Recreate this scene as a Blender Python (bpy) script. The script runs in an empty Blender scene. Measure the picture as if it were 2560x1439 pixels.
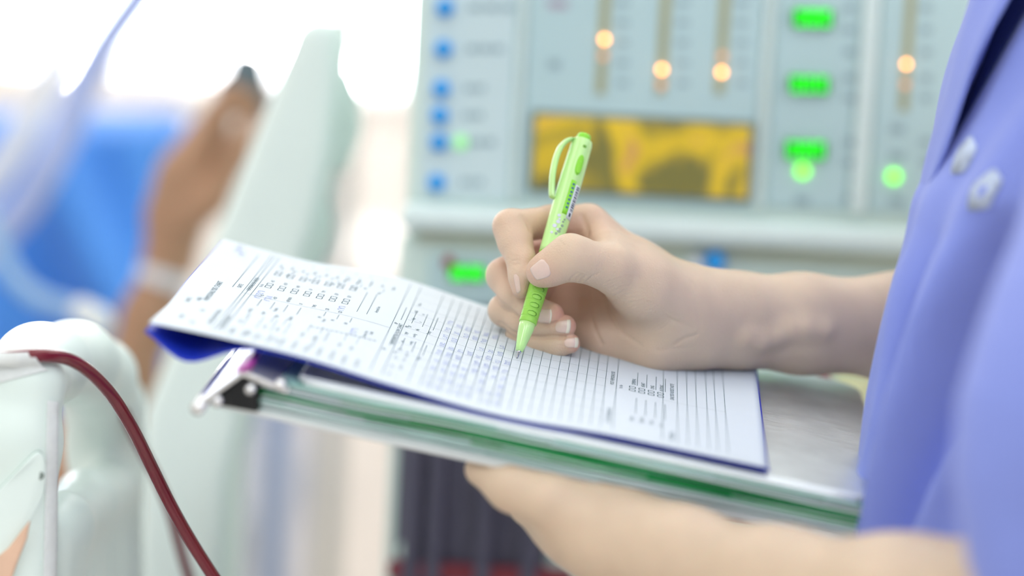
import bpy, bmesh, math, random
import numpy as np
from mathutils import Vector, Matrix
random.seed(7)
SC = bpy.context.scene
COL = SC.collection

# ------------------------------------------------------------------ camera
W_PX, H_PX = 2560.0, 1439.0
LENS, SENSOR = 85.0, 36.0
F_PX = LENS / SENSOR * W_PX
ROLL, PITCH = math.radians(3.0), math.radians(6.5)
CAM_POS = np.array([0.0, 0.0, 1.15])
_z = np.array([math.sin(ROLL) * math.cos(PITCH), math.cos(ROLL) * math.cos(PITCH), math.sin(PITCH)])
_f = np.array([0.0, 0.0, -1.0])
_y = _f - _z * (_f @ _z); _y /= np.linalg.norm(_y)
_x = np.cross(_y, _z)
CAM_M = np.stack([_x, _y, _z])            # camera (right, up, back) -> world
cam = bpy.data.cameras.new('camera'); cam.lens = LENS; cam.sensor_width = SENSOR
cam.clip_start = 0.02; cam.clip_end = 60
cam_o = bpy.data.objects.new('camera', cam); COL.objects.link(cam_o)
cam_o.matrix_world = Matrix.Translation(CAM_POS.tolist()) @ Matrix(CAM_M.tolist()).to_4x4()
SC.camera = cam_o
cam.dof.use_dof = True; cam.dof.focus_distance = 1.246; cam.dof.aperture_fstop = 1.8

# ------------------------------------------------------------------ light and exposure
SC.view_settings.view_transform = 'Standard'; SC.view_settings.look = 'None'
SC.view_settings.gamma = 1.0; SC.view_settings.use_curve_mapping = False
SC.view_settings.exposure = 0.09
wd = bpy.data.worlds.new('daylight'); SC.world = wd; wd.use_nodes = True
wd.node_tree.nodes['Background'].inputs[0].default_value = (0.93, 0.97, 1.0, 1)
wd.node_tree.nodes['Background'].inputs[1].default_value = 0.4
CEIL_STRENGTH = 2.1
FRONT_STRENGTH = 8.2
BACK_STRENGTH = 2.9
WINDOW_STRENGTH = 6.0

SC.cycles.max_bounces = 8; SC.cycles.diffuse_bounces = 5; SC.cycles.glossy_bounces = 4; SC.cycles.transmission_bounces = 3

# ------------------------------------------------------------------ helpers
def C(px, py, d):
    """photograph pixel + distance along the view axis (m) -> camera space (right, up, forward)"""
    return np.array([(px - W_PX / 2) / F_PX * d, -(py - H_PX / 2) / F_PX * d, d])
def c2w(v):
    v = np.asarray(v, float)
    u = v.copy(); u[..., 2] = -u[..., 2]
    return u @ CAM_M.T + CAM_POS
def w2c(v):
    u = (np.asarray(v, float) - CAM_POS) @ CAM_M
    u[..., 2] = -u[..., 2]
    return u
def P(px, py, d): return c2w(C(px, py, d))
def ray(px, py):
    r = c2w(C(px, py, 1.0)) - CAM_POS
    return r
def onY(px, py, Y):
    r = ray(px, py); return CAM_POS + r * ((Y - CAM_POS[1]) / r[1])
def onPlane(px, py, p0, n):
    r = ray(px, py); return CAM_POS + r * (((p0 - CAM_POS) @ n) / (r @ n))
def nrm(v):
    v = np.asarray(v, float); return v / np.linalg.norm(v)

def lin(c):
    c = np.asarray(c, float) / 255.0
    return tuple(np.where(c <= 0.04045, c / 12.92, ((c + 0.055) / 1.055) ** 2.4)) + (1.0,)

MATS = {}
def mat(name, rgb, rough=0.5, metal=0.0, var=0.06, scale=30.0, sss=0.0, sss_rgb=None, bump=0.0, bscale=200.0,
        coat=0.0, emit=None, estr=0.0, trans=0.0, spec=0.5, sheen=0.0, alpha=1.0, ior=1.45, stretch=None):
    if name in MATS: return MATS[name]
    m = bpy.data.materials.new(name); m.use_nodes = True
    nt = m.node_tree; N = nt.nodes; L = nt.links
    b = N['Principled BSDF']
    tc = N.new('ShaderNodeTexCoord'); mp = N.new('ShaderNodeMapping')
    if stretch: mp.inputs['Scale'].default_value = stretch
    L.new(tc.outputs['Object'], mp.inputs[0])
    nz = N.new('ShaderNodeTexNoise'); nz.inputs['Scale'].default_value = scale; nz.inputs['Detail'].default_value = 4
    L.new(mp.outputs[0], nz.inputs['Vector'])
    rp = N.new('ShaderNodeValToRGB')
    c = np.array(lin(rgb)[:3])
    rp.color_ramp.elements[0].position = 0.3; rp.color_ramp.elements[1].position = 0.7
    rp.color_ramp.elements[0].color = tuple(np.clip(c * (1 - var), 0, 1)) + (1,)
    rp.color_ramp.elements[1].color = tuple(np.clip(c * (1 + var), 0, 1)) + (1,)
    L.new(nz.outputs['Fac'], rp.inputs[0]); L.new(rp.outputs[0], b.inputs['Base Color'])
    b.inputs['Roughness'].default_value = rough; b.inputs['Metallic'].default_value = metal
    b.inputs['Specular IOR Level'].default_value = spec; b.inputs['IOR'].default_value = ior
    b.inputs['Coat Weight'].default_value = coat
    b.inputs['Transmission Weight'].default_value = trans
    b.inputs['Sheen Weight'].default_value = sheen
    b.inputs['Alpha'].default_value = alpha
    if sss:
        b.inputs['Subsurface Weight'].default_value = sss
        b.inputs['Subsurface Radius'].default_value = sss_rgb or (1, 0.4, 0.25)
        b.inputs['Subsurface Scale'].default_value = 0.0016
    if emit is not None:
        b.inputs['Emission Color'].default_value = lin(emit); b.inputs['Emission Strength'].default_value = estr
        if not name.startswith(('ceiling', 'window')): m.cycles.emission_sampling = 'NONE'    # small indicator lamps
    if bump:
        n2 = N.new('ShaderNodeTexNoise'); n2.inputs['Scale'].default_value = bscale; n2.inputs['Detail'].default_value = 5
        L.new(mp.outputs[0], n2.inputs['Vector'])
        bp = N.new('ShaderNodeBump'); bp.inputs['Strength'].default_value = bump; bp.inputs['Distance'].default_value = 0.001
        L.new(n2.outputs['Fac'], bp.inputs['Height']); L.new(bp.outputs[0], b.inputs['Normal'])
    MATS[name] = m
    return m

def link(o, parent=None, label=None, cat=None, group=None, kind=None):
    COL.objects.link(o)
    if parent is not None:
        o.parent = parent
        o.matrix_parent_inverse = parent.matrix_world.inverted()
    if label: o['label'] = label
    if cat: o['category'] = cat
    if group: o['group'] = group
    if kind: o['kind'] = kind
    return o
def thing(name, loc, label=None, cat=None, group=None, kind=None):
    o = bpy.data.objects.new(name, None); o.empty_display_size = 0.02
    o.matrix_world = Matrix.Translation([float(c) for c in loc])
    return link(o, None, label, cat, group, kind)
def mk(name, verts, faces, m, parent=None, smooth=True, label=None, cat=None, group=None, kind=None, fix=True):
    me = bpy.data.meshes.new(name)
    me.from_pydata([tuple(map(float, v)) for v in verts], [], [tuple(map(int, f)) for f in faces])
    me.update()
    if fix:
        bm = bmesh.new(); bm.from_mesh(me); bmesh.ops.recalc_face_normals(bm, faces=bm.faces); bm.to_mesh(me); bm.free()
    if smooth:
        me.polygons.foreach_set('use_smooth', [True] * len(me.polygons))
    for mm in (m if isinstance(m, (list, tuple)) else [m]): me.materials.append(mm)
    return link(bpy.data.objects.new(name, me), parent, label, cat, group, kind)
def from_bm(name, bm, m, parent=None, smooth=False, **k):
    me = bpy.data.meshes.new(name); bmesh.ops.recalc_face_normals(bm, faces=bm.faces); bm.to_mesh(me); bm.free()
    if smooth: me.polygons.foreach_set('use_smooth', [True] * len(me.polygons))
    for mm in (m if isinstance(m, (list, tuple)) else [m]): me.materials.append(mm)
    return link(bpy.data.objects.new(name, me), parent, **k)
def bevel(o, w, seg=3, ang=35):
    b = o.modifiers.new('bevel', 'BEVEL'); b.width = w; b.segments = seg; b.limit_method = 'ANGLE'; b.angle_limit = math.radians(ang)
    b.harden_normals = False
    o.data.polygons.foreach_set('use_smooth', [True] * len(o.data.polygons))
    w_ = o.modifiers.new('wn', 'WEIGHTED_NORMAL'); w_.keep_sharp = True
    return o
def box(name, lo, hi, m, parent=None, bev=0.0, seg=2, **k):
    x0, y0, z0 = lo; x1, y1, z1 = hi
    v = [(x0,y0,z0),(x1,y0,z0),(x1,y1,z0),(x0,y1,z0),(x0,y0,z1),(x1,y0,z1),(x1,y1,z1),(x0,y1,z1)]
    f = [(0,3,2,1),(4,5,6,7),(0,1,5,4),(1,2,6,5),(2,3,7,6),(3,0,4,7)]
    o = mk(name, v, f, m, parent, smooth=False, **k)
    if bev: bevel(o, bev, seg)
    return o
def prism(name, poly, vec, m, parent=None, bev=0.0, seg=2, **k):
    """polygon (list of world points) extruded along vec"""
    n = len(poly); vec = np.asarray(vec, float)
    v = [np.asarray(p, float) for p in poly] + [np.asarray(p, float) + vec for p in poly]
    f = [tuple(range(n)), tuple(range(2 * n - 1, n - 1, -1))] + [(i, (i + 1) % n, n + (i + 1) % n, n + i) for i in range(n)]
    o = mk(name, v, f, m, parent, smooth=False, **k)
    if bev: bevel(o, bev, seg)
    return o
def catmull(pts, n=8):
    p = [np.asarray(q, float) for q in pts]
    p = [2 * p[0] - p[1]] + p + [2 * p[-1] - p[-2]]
    out = []
    for i in range(1, len(p) - 2):
        for k in range(n):
            t = k / n
            out.append(0.5 * (2 * p[i] + (p[i+1] - p[i-1]) * t + (2*p[i-1] - 5*p[i] + 4*p[i+1] - p[i+2]) * t*t + (3*p[i] - p[i-1] - 3*p[i+1] + p[i+2]) * t**3))
    out.append(p[-2])
    return np.array(out)
def tube(name, pts, r, m, parent=None, n=12, smooth_n=8, **k):
    c = catmull(pts, smooth_n) if smooth_n > 1 else np.array(pts, float)
    rr = np.interp(np.linspace(0, 1, len(c)), np.linspace(0, 1, len(r)), r) if hasattr(r, '__len__') else np.full(len(c), r)
    T = np.gradient(c, axis=0); T /= np.linalg.norm(T, axis=1)[:, None]
    a = np.array([0, 0, 1.0]) if abs(T[0][2]) < 0.9 else np.array([1.0, 0, 0])
    u = nrm(a - T[0] * (a @ T[0])); V = []; F = []
    for i in range(len(c)):
        u = nrm(u - T[i] * (u @ T[i])); w = np.cross(T[i], u)
        for j in range(n):
            th = 2 * math.pi * j / n
            V.append(c[i] + rr[i] * (math.cos(th) * u + math.sin(th) * w))
    for i in range(len(c) - 1):
        for j in range(n):
            F.append((i*n + j, i*n + (j+1) % n, (i+1)*n + (j+1) % n, (i+1)*n + j))
    F.append(tuple(range(n))); F.append(tuple(range((len(c)-1)*n, len(c)*n)))
    return mk(name, V, F, m, parent, **k)
def lathe(name, prof, o, ax, m, parent=None, n=32, e1=None, **k):
    ax = nrm(ax)
    if e1 is None:
        a = np.array([1.0, 0, 0]) if abs(ax[0]) < 0.8 else np.array([0, 1.0, 0]); e1 = nrm(a - ax * (a @ ax))
    e2 = np.cross(ax, e1); V = []; F = []
    for (t, r) in prof:
        for j in range(n):
            th = 2 * math.pi * j / n
            V.append(np.asarray(o) + ax * t + r * (math.cos(th) * e1 + math.sin(th) * e2))
    for i in range(len(prof) - 1):
        for j in range(n): F.append((i*n + j, i*n + (j+1) % n, (i+1)*n + (j+1) % n, (i+1)*n + j))
    F.append(tuple(range(n))); F.append(tuple(range((len(prof)-1)*n, len(prof)*n)))
    return mk(name, V, F, m, parent, **k)
def grid(name, fn, nu, nv, m, parent=None, thick=None, **k):
    """surface fn(i/(nu-1), j/(nv-1)) -> world; optional thickness offset fn2"""
    V = []; F = []
    for i in range(nu):
        for j in range(nv): V.append(fn(i / (nu - 1), j / (nv - 1)))
    for i in range(nu - 1):
        for j in range(nv - 1): F.append((i*nv + j, i*nv + j + 1, (i+1)*nv + j + 1, (i+1)*nv + j))
    if thick is not None:
        n0 = len(V); V = V + [np.asarray(v) + np.asarray(thick) for v in V]
        F = F + [tuple(n0 + q for q in reversed(f)) for f in F]
        ring = [i*nv for i in range(nu)] + [(nu-1)*nv + j for j in range(1, nv)] + [i*nv + nv-1 for i in range(nu-2, -1, -1)] + [j for j in range(nv-2, 0, -1)]
        for a, b in zip(ring, ring[1:] + ring[:1]): F.append((a, b, n0 + b, n0 + a))
    return mk(name, V, F, m, parent, **k)

# ------------------------------------------------------------------ continuous bodies from distance fields (camera space, mm)
def cone_d(p, a, b, r1, r2):
    ba = b - a; l2 = float(ba @ ba) + 1e-9
    x = p[..., 0] - a[0]; y = p[..., 1] - a[1]; z = p[..., 2] - a[2]
    t = np.clip((x * ba[0] + y * ba[1] + z * ba[2]) / l2, 0, 1)
    x = x - t * ba[0]; y = y - t * ba[1]; z = z - t * ba[2]
    return np.sqrt(x * x + y * y + z * z) - (r1 + (r2 - r1) * t)
def smin(a, b, k):
    h = np.maximum(k - np.abs(a - b), 0) / k
    return np.minimum(a, b) - h * h * k * 0.25
class Body:
    """groups of tapered cones; cones blend inside a group by k, groups blend by their own kg; carve = creases"""
    def __init__(s): s.groups = []; s.carves = []
    def group(s, k, kg): s.groups.append((k, kg, [])); return s.groups[-1][2]
    def carve(s, pts, w, depth): s.carves.append(([np.asarray(q, float) for q in pts], w, depth))
    def eval(s, p):
        D = None
        for k, kg, prims in s.groups:
            d = None
            if not prims: continue
            for (a, b, r1, r2) in prims:
                e = cone_d(p, a, b, r1, r2); d = e if d is None else smin(d, e, k)
            D = d if D is None else smin(D, d, kg)
        for pts, w, dep in s.carves:
            e = None
            for a, b in zip(pts[:-1], pts[1:]):
                q = cone_d(p, a, b, 0, 0); e = q if e is None else np.minimum(e, q)
            D = D + dep * np.exp(-(e / w) ** 2)
        return D
    def mesh(s, h):
        pr = [q for g in s.groups for q in g[2]]
        lo = np.min([np.minimum(a - r1, b - r2) for a, b, r1, r2 in pr], axis=0) - 4 * h - 0.7 * max(g[0] for g in s.groups)
        hi = np.max([np.maximum(a + r1, b + r2) for a, b, r1, r2 in pr], axis=0) + 4 * h + 0.7 * max(g[0] for g in s.groups)
        n = np.ceil((hi - lo) / h).astype(int) + 1
        ax = [lo[i] + h * np.arange(n[i]) for i in range(3)]
        BIG = 60.0
        D = np.full(n, BIG, np.float32)
        def sub(l, u):
            i0 = np.clip(np.floor((l - lo) / h).astype(int), 0, n - 1); i1 = np.clip(np.ceil((u - lo) / h).astype(int) + 1, 1, n)
            sl = tuple(slice(i0[i], i1[i]) for i in range(3))
            g = np.stack(np.meshgrid(*[ax[i][sl[i]] for i in range(3)], indexing='ij'), -1).astype(np.float32)
            return sl, g
        for k, kg, prims in s.groups:
            m = k + kg + 3 * h
            gl = np.min([np.minimum(a - r1, b - r2) for a, b, r1, r2 in prims], axis=0) - m - h
            gu = np.max([np.maximum(a + r1, b + r2) for a, b, r1, r2 in prims], axis=0) + m + h
            g0 = np.clip(np.floor((gl - lo) / h).astype(int), 0, n - 1); g1 = np.clip(np.ceil((gu - lo) / h).astype(int) + 1, 1, n)
            gs = tuple(slice(g0[i], g1[i]) for i in range(3))
            G = np.full(tuple(g1 - g0), BIG, np.float32)
            for a, b, r1, r2 in prims:
                sl, g = sub(np.minimum(a - r1, b - r2) - m, np.maximum(a + r1, b + r2) + m)
                sl = tuple(slice(max(sl[i].start - g0[i], 0), sl[i].stop - g0[i]) for i in range(3))
                G[sl] = smin(G[sl], cone_d(g[:G[sl].shape[0], :G[sl].shape[1], :G[sl].shape[2]], a.astype(np.float32), b.astype(np.float32), r1, r2).astype(np.float32), k)
            D[gs] = smin(D[gs], G, kg)
        for pts, w, dep in s.carves:
            P_ = np.array(pts); sl, g = sub(P_.min(0) - 3 * w, P_.max(0) + 3 * w)
            e = None
            for a, b in zip(pts[:-1], pts[1:]):
                q = cone_d(g, a.astype(np.float32), b.astype(np.float32), 0, 0); e = q if e is None else np.minimum(e, q)
            D[sl] += (dep * np.exp(-(e / w) ** 2)).astype(np.float32)
        # naive surface nets
        S = D < 0
        c = np.zeros(tuple(n - 1), np.int8)
        for i in (0, 1):
            for j in (0, 1):
                for k_ in (0, 1): c += S[i:n[0]-1+i, j:n[1]-1+j, k_:n[2]-1+k_]
        act = np.argwhere((c > 0) & (c < 8))
        idx = np.full(tuple(n - 1), -1, np.int64); idx[tuple(act.T)] = np.arange(len(act))
        acc = np.zeros((len(act), 3)); cnt = np.zeros(len(act))
        cor = [(i, j, k_) for i in (0, 1) for j in (0, 1) for k_ in (0, 1)]
        for u in range(8):
            for v in range(u + 1, 8):
                A, B = np.array(cor[u]), np.array(cor[v])
                if np.abs(A - B).sum() != 1: continue
                da = D[tuple((act + A).T)]; db = D[tuple((act + B).T)]
                x = (da < 0) != (db < 0)
                t = np.where(x, da / np.where(x, da - db, 1), 0)
                acc[x] += (A + (B - A) * t[:, None])[x]; cnt[x] += 1
        V = lo + h * (act + acc / cnt[:, None])
        F = []
        for d in range(3):
            e1, e2 = [(1, 2), (2, 0), (0, 1)][d]
            s0 = [slice(None)] * 3; s1 = [slice(None)] * 3
            s0[d] = slice(0, n[d] - 1); s1[d] = slice(1, n[d])
            x = np.argwhere(S[tuple(s0)] != S[tuple(s1)])
            x = x[(x[:, e1] > 0) & (x[:, e2] > 0) & (x[:, e1] < n[e1] - 1) & (x[:, e2] < n[e2] - 1)]
            neg = S[tuple(x.T)]
            q = []
            for o1, o2 in ((0, 0), (1, 0), (1, 1), (0, 1)):
                y = x.copy(); y[:, e1] -= o1; y[:, e2] -= o2; q.append(idx[tuple(y.T)])
            q = np.stack(q, 1); q[~neg] = q[~neg][:, ::-1]
            F.append(q)
        F = np.concatenate(F)[:, ::-1]
        return V, F
    def hit(s, px, py, d0, d1, n=240): return s.hits(np.array([[px, py]], float), d0, d1, n)[0]
    def hits(s, q, d0, d1, n=200):
        """first surface points along the sight lines through pixels q (mm)"""
        q = np.asarray(q, float); ds = np.linspace(d0, d1, n)
        r = np.stack([(q[:, 0] - W_PX / 2) / F_PX, -(q[:, 1] - H_PX / 2) / F_PX, np.ones(len(q))], 1)
        p = r[:, None, :] * ds[None, :, None]
        e = s.eval(p); k = np.where((e < 0).any(1), np.argmax(e < 0, axis=1), np.argmin(e, axis=1))
        i = np.arange(len(q)); e1 = e[i, k]; e0 = e[i, np.maximum(k - 1, 0)]
        t = np.where((e1 < 0) & (e0 > 0), e0 / np.where(e0 - e1 == 0, 1, e0 - e1), 1.0)
        dd = ds[np.maximum(k - 1, 0)] * (1 - t) + ds[k] * t
        return r * dd[:, None]
    def grads(s, p):
        e = 0.3; G = np.stack([s.eval(p + e * np.eye(3)[i]) - s.eval(p - e * np.eye(3)[i]) for i in range(3)], -1)
        return G / (np.linalg.norm(G, axis=-1, keepdims=True) + 1e-9)
def M3(px, py, d): return C(px, py, d / 1000.0) * 1000.0
def chain(grp, pts):
    """pts: (px, py, depth mm, radius mm)"""
    for p, q in zip(pts[:-1], pts[1:]): grp.append((M3(*p[:3]), M3(*q[:3]), p[3], q[3]))
def big_mesh(name, V, F, m, parent=None, **k):
    me = bpy.data.meshes.new(name)
    me.vertices.add(len(V)); me.vertices.foreach_set('co', np.asarray(V, np.float32).ravel())
    me.loops.add(F.size); me.loops.foreach_set('vertex_index', F.ravel().astype(np.int32))
    me.polygons.add(len(F)); me.polygons.foreach_set('loop_start', np.arange(len(F), dtype=np.int32) * 4)
    me.update(calc_edges=True); me.validate()
    bm = bmesh.new(); bm.from_mesh(me); bmesh.ops.recalc_face_normals(bm, faces=bm.faces); bm.to_mesh(me); bm.free()
    me.polygons.foreach_set('use_smooth', [True] * len(me.polygons))
    for mm in (m if isinstance(m, (list, tuple)) else [m]): me.materials.append(mm)
    return link(bpy.data.objects.new(name, me), parent, **k)
# ------------------------------------------------------------------ materials
m_wall = mat('wall_paint', (240, 236, 230), 0.8, var=0.02, scale=3)
m_floor = mat('floor_vinyl', (222, 214, 206), 0.35, var=0.04, scale=6)
m_ceil = mat('ceiling_paint', (240, 242, 242), 0.9, var=0.02)
m_trim = mat('white_frame', (238, 240, 240), 0.45, var=0.02)
m_glow = mat('window_daylight', (255, 255, 255), 1, emit=(250, 252, 255), estr=WINDOW_STRENGTH)
m_tube_light = mat('ceiling_light_diffuser', (255, 255, 255), 1, emit=(250, 253, 255), estr=CEIL_STRENGTH)
m_tube_light2 = mat('ceiling_light_diffuser_bright', (255, 255, 255), 1, emit=(248, 252, 255), estr=FRONT_STRENGTH)
m_tube_light3 = mat('ceiling_light_diffuser_back', (255, 255, 255), 1, emit=(252, 252, 252), estr=BACK_STRENGTH)
m_pale = mat('pale_green_plastic', (228, 243, 238), 0.35, var=0.02, scale=8, sss=0.0)
m_pale2 = mat('pale_green_plastic_soft', (232, 246, 242), 0.42, var=0.02, scale=8)

# ------------------------------------------------------------------ room shell
XL, XR, YF, YB, ZC = -2.6, 2.6, -2.2, 5.0, 2.7
box('floor', (XL, YF, -0.05), (XR, YB + 0.15, 0.0), m_floor, kind='structure')
box('ceiling', (XL, YF, ZC), (XR, YB + 0.15, ZC + 0.05), m_ceil, kind='structure')
box('wall_left', (XL - 0.1, YF, 0.0), (XL, YB + 0.15, ZC), m_wall, kind='structure')
box('wall_right', (XR, YF, 0.0), (XR + 0.1, YB + 0.15, ZC), m_wall, kind='structure')
wz0 = float(onY(500, 165, YB)[2]); wx1 = float(onY(1120, 100, YB)[0]); wx0 = -2.3; wz1 = 2.35
wb = thing('wall_back', (0, YB, 0), kind='structure')
box('wall_panel', (XL, YB, 0), (XR, YB + 0.12, wz0), m_wall, wb)
box('wall_panel', (XL, YB, wz1), (XR, YB + 0.12, ZC), m_wall, wb)
box('wall_panel', (XL, YB, wz0), (wx0, YB + 0.12, wz1), m_wall, wb)
box('wall_panel', (wx1, YB, wz0), (XR, YB + 0.12, wz1), m_wall, wb)
win = thing('window_1', ((wx0 + wx1) / 2, YB, wz0), kind='structure')
box('window_sill', (wx0 - 0.04, YB - 0.06, wz0 - 0.03), (wx1 + 0.04, YB + 0.1, wz0), m_trim, win, bev=0.006)
for x in (wx0, (wx0 + wx1) / 2 - 0.02, wx1 - 0.04):
    box('window_frame', (x, YB + 0.01, wz0), (x + 0.04, YB + 0.06, wz1), m_trim, win, bev=0.004)
box('window_frame', (wx0, YB + 0.01, wz1 - 0.04), (wx1, YB + 0.06, wz1), m_trim, win, bev=0.004)
for a, b in ((wx0 + 0.04, (wx0 + wx1) / 2 - 0.02), ((wx0 + wx1) / 2 + 0.02, wx1 - 0.04)):
    box('pane', (a, YB + 0.05, wz0), (b, YB + 0.06, wz1 - 0.04), m_glow, win)
box('baseboard_back', (XL, YB - 0.015, 0.0), (XR, YB, 0.1), m_trim, kind='structure')
k = 0
for y, where in ((0.55, 'over the clipboard'), (2.3, 'over the bed end'), (-1.2, 'behind the viewer'), (4.0, 'added to brighten the back wall')):  # last row is an unseen extra, added to brighten the back wall
    for x, side in ((-1.1, 'left'), (0.35, 'middle'), (1.7, 'right')):
        t = thing('ceiling_light', (x, y, ZC), 'white fluorescent ceiling panel %s, %s one of its row' % (where, side), 'ceiling light', 'fluorescent ceiling panels')
        box('frame', (x - 0.32, y - 0.62, ZC - 0.03), (x + 0.32, y + 0.62, ZC), m_trim, t, bev=0.006)
        box('diffuser', (x - 0.29, y - 0.59, ZC - 0.045), (x + 0.29, y + 0.59, ZC - 0.03), m_tube_light2 if y < 0 else m_tube_light3 if y > 2 else m_tube_light, t)

# ------------------------------------------------------------------ dialysis machine
YM = float(P(1500, 300, 1.55)[1])
SM = 1.55 / F_PX
m_body = mat('machine_shell', (212, 232, 226), 0.4, var=0.02, scale=6)
m_face = mat('machine_panel_grey', (190, 219, 223), 0.45, var=0.02, scale=8)
m_face2 = mat('machine_panel_light', (208, 230, 234), 0.45, var=0.02, scale=8)
m_rib = mat('machine_rib', (222, 240, 240), 0.4, var=0.02)
m_blue = mat('blue_button', (36, 160, 242), 0.35, var=0.05)
m_print = mat('grey_print', (150, 176, 184), 0.7, var=0.05)
m_redprint = mat('reddish_print', (176, 170, 186), 0.7, var=0.05)
m_slot = mat('bar_slot', (172, 176, 140), 0.5, var=0.05)
m_orange = mat('orange_lamp', (255, 170, 90), 0.4, emit=(255, 165, 80), estr=9.0)
m_orange_dim = mat('orange_lamp_dim', (236, 170, 120), 0.4, emit=(255, 160, 90), estr=0.6)
m_disp = mat('display_backing', (20, 150, 40), 0.3, emit=(0, 200, 30), estr=0.03)
m_seg = mat('display_segment', (60, 240, 40), 0.3, emit=(40, 255, 20), estr=0.6)
m_glamp = mat('green_lamp', (130, 240, 60), 0.4, emit=(120, 255, 40), estr=2.0)
m_glamp2 = mat('green_lamp_pale', (170, 235, 170), 0.4, emit=(150, 255, 150), estr=0.35)
m_red = mat('red_lamp', (150, 40, 60), 0.4, var=0.05)
m_dark = mat('dark_grey_cover', (84, 84, 102), 0.55, var=0.25, scale=7)
m_dframe = mat('display_frame', (110, 130, 128), 0.5, var=0.05)

def screen_mat():
    m = bpy.data.materials.new('amber_screen'); m.use_nodes = True
    nt = m.node_tree; N = nt.nodes; L = nt.links; b = N['Principled BSDF']
    tc = N.new('ShaderNodeTexCoord'); mp = N.new('ShaderNodeMapping'); mp.inputs['Scale'].default_value = (16, 1, 14)
    mp.inputs['Rotation'].default_value = (0, 0.5, 0); mp.inputs['Location'].default_value = (0.35, 0, 0.2)
    L.new(tc.outputs['Object'], mp.inputs[0])
    n1 = N.new('ShaderNodeTexNoise'); n1.inputs['Scale'].default_value = 1.3; n1.inputs['Detail'].default_value = 1.5; n1.inputs['Distortion'].default_value = 1.2
    L.new(mp.outputs[0], n1.inputs['Vector'])
    r = N.new('ShaderNodeValToRGB'); e = r.color_ramp.elements
    e[0].position = 0.36; e[0].color = lin((120, 116, 62)); e[1].position = 0.47; e[1].color = lin((206, 178, 48))
    x = e.new(0.58); x.color = lin((222, 190, 52)); x = e.new(0.66); x.color = lin((196, 146, 90))
    L.new(n1.outputs['Fac'], r.inputs[0])
    L.new(r.outputs[0], b.inputs['Base Color']); L.new(r.outputs[0], b.inputs['Emission Color'])
    m.cycles.emission_sampling = 'NONE'; b.inputs['Emission Strength'].default_value = 0.22; b.inputs['Roughness'].default_value = 0.25
    return m
m_screen = screen_mat()

mach = thing('dialysis_machine', (float(onY(1700, 700, YM)[0]), YM + 0.2, 0), 'pale green dialysis machine with button panel, green readouts and amber screen', 'dialysis machine')
def mr(name, x0, y0, x1, y1, m, front=0.0, depth=0.004, bev=0.0, parent=None, **k):
    """rectangle on the machine front: pixel box, 'front' metres proud of the front plane"""
    c = onY((x0 + x1) / 2, (y0 + y1) / 2, YM); w = (x1 - x0) * SM / 2; h = (y1 - y0) * SM / 2
    return box(name, (c[0] - w, YM - front, c[2] - h), (c[0] + w, YM - front + depth, c[2] + h), m, parent or mach, bev, **k)
def md(name, x, y, r, m, front, depth=0.004, parent=None, n=20):
    c = onY(x, y, YM); return lathe(name, [(0, r * 0.82), (0.001, r), (depth, r)], (c[0], YM - front, c[2]), (0, 1, 0), m, parent or mach, n=n)
cl = onY(1021, 300, YM); cr = onY(2440, 300, YM)
z_hi = float(onY(1500, -330, YM)[2]); z_lip0 = float(onY(1600, 605, YM)[2]); z_lip1 = float(onY(1600, 535, YM)[2])
box('upper_housing', (cl[0], YM, z_lip0 + 0.004), (cr[0], YM + 0.34, z_hi), m_body, mach, bev=0.012, seg=3)
box('lip', (cl[0] - 0.002, YM - 0.014, z_lip0), (cr[0] + 0.002, YM + 0.3, z_lip1), m_rib, mach, bev=0.008, seg=3)
box('lower_cabinet', (cl[0] - 0.003, YM + 0.006, 0.12), (cr[0], YM + 0.36, z_lip0), m_body, mach, bev=0.012, seg=3)
box('base_plate', (cl[0] - 0.01, YM, 0.06), (cr[0] + 0.01, YM + 0.4, 0.12), m_dark, mach, bev=0.01)
for sx in (cl[0] + 0.03, cr[0] - 0.03):
    for sy in (YM + 0.04, YM + 0.36):
        lathe('caster', [(-0.012, 0.024), (-0.01, 0.03), (0.01, 0.03), (0.012, 0.024)], (sx, sy, 0.03), (1, 0, 0), m_dark, mach, n=20)
mr('button_panel', 1062, -250, 1292, 498, m_face2, 0.002, 0.004, 0.002)
mr('gauge_panel', 1318, -250, 1902, 505, m_face, 0.003, 0.005, 0.002)
mr('readout_panel', 1936, -250, 2142, 522, m_face, 0.003, 0.005, 0.002)
mr('level_panel', 2196, -250, 2420, 534, m_face, 0.003, 0.005, 0.002)
mr('panel_rib', 1296, -250, 1314, 506, m_rib, 0.006, 0.008, 0.003)
mr('panel_rib', 1906, -250, 1930, 524, m_rib, 0.006, 0.008, 0.003)
mr('panel_rib', 2148, -250, 2190, 534, m_rib, 0.006, 0.008, 0.003)
for i, (x, y, w) in enumerate(((1113, 20, 120), (1109, 122, 95), (1104, 221, 50), (1100, 288, 50), (1098, 355, 85), (1092, 455, 60), (1116, -80, 90))):
    b = md('button', x, y, 0.0056, m_blue, 0.007, 0.006)
    for q in range(3):
        mr('printed_caption', x + 60 + q * w / 3, y - 8, x + 60 + (q + 0.8) * w / 3, y + 8, m_print, 0.0024, 0.001)
md('lamp', 1152, 355, 0.0046, m_glamp2, 0.005, 0.004)
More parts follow.
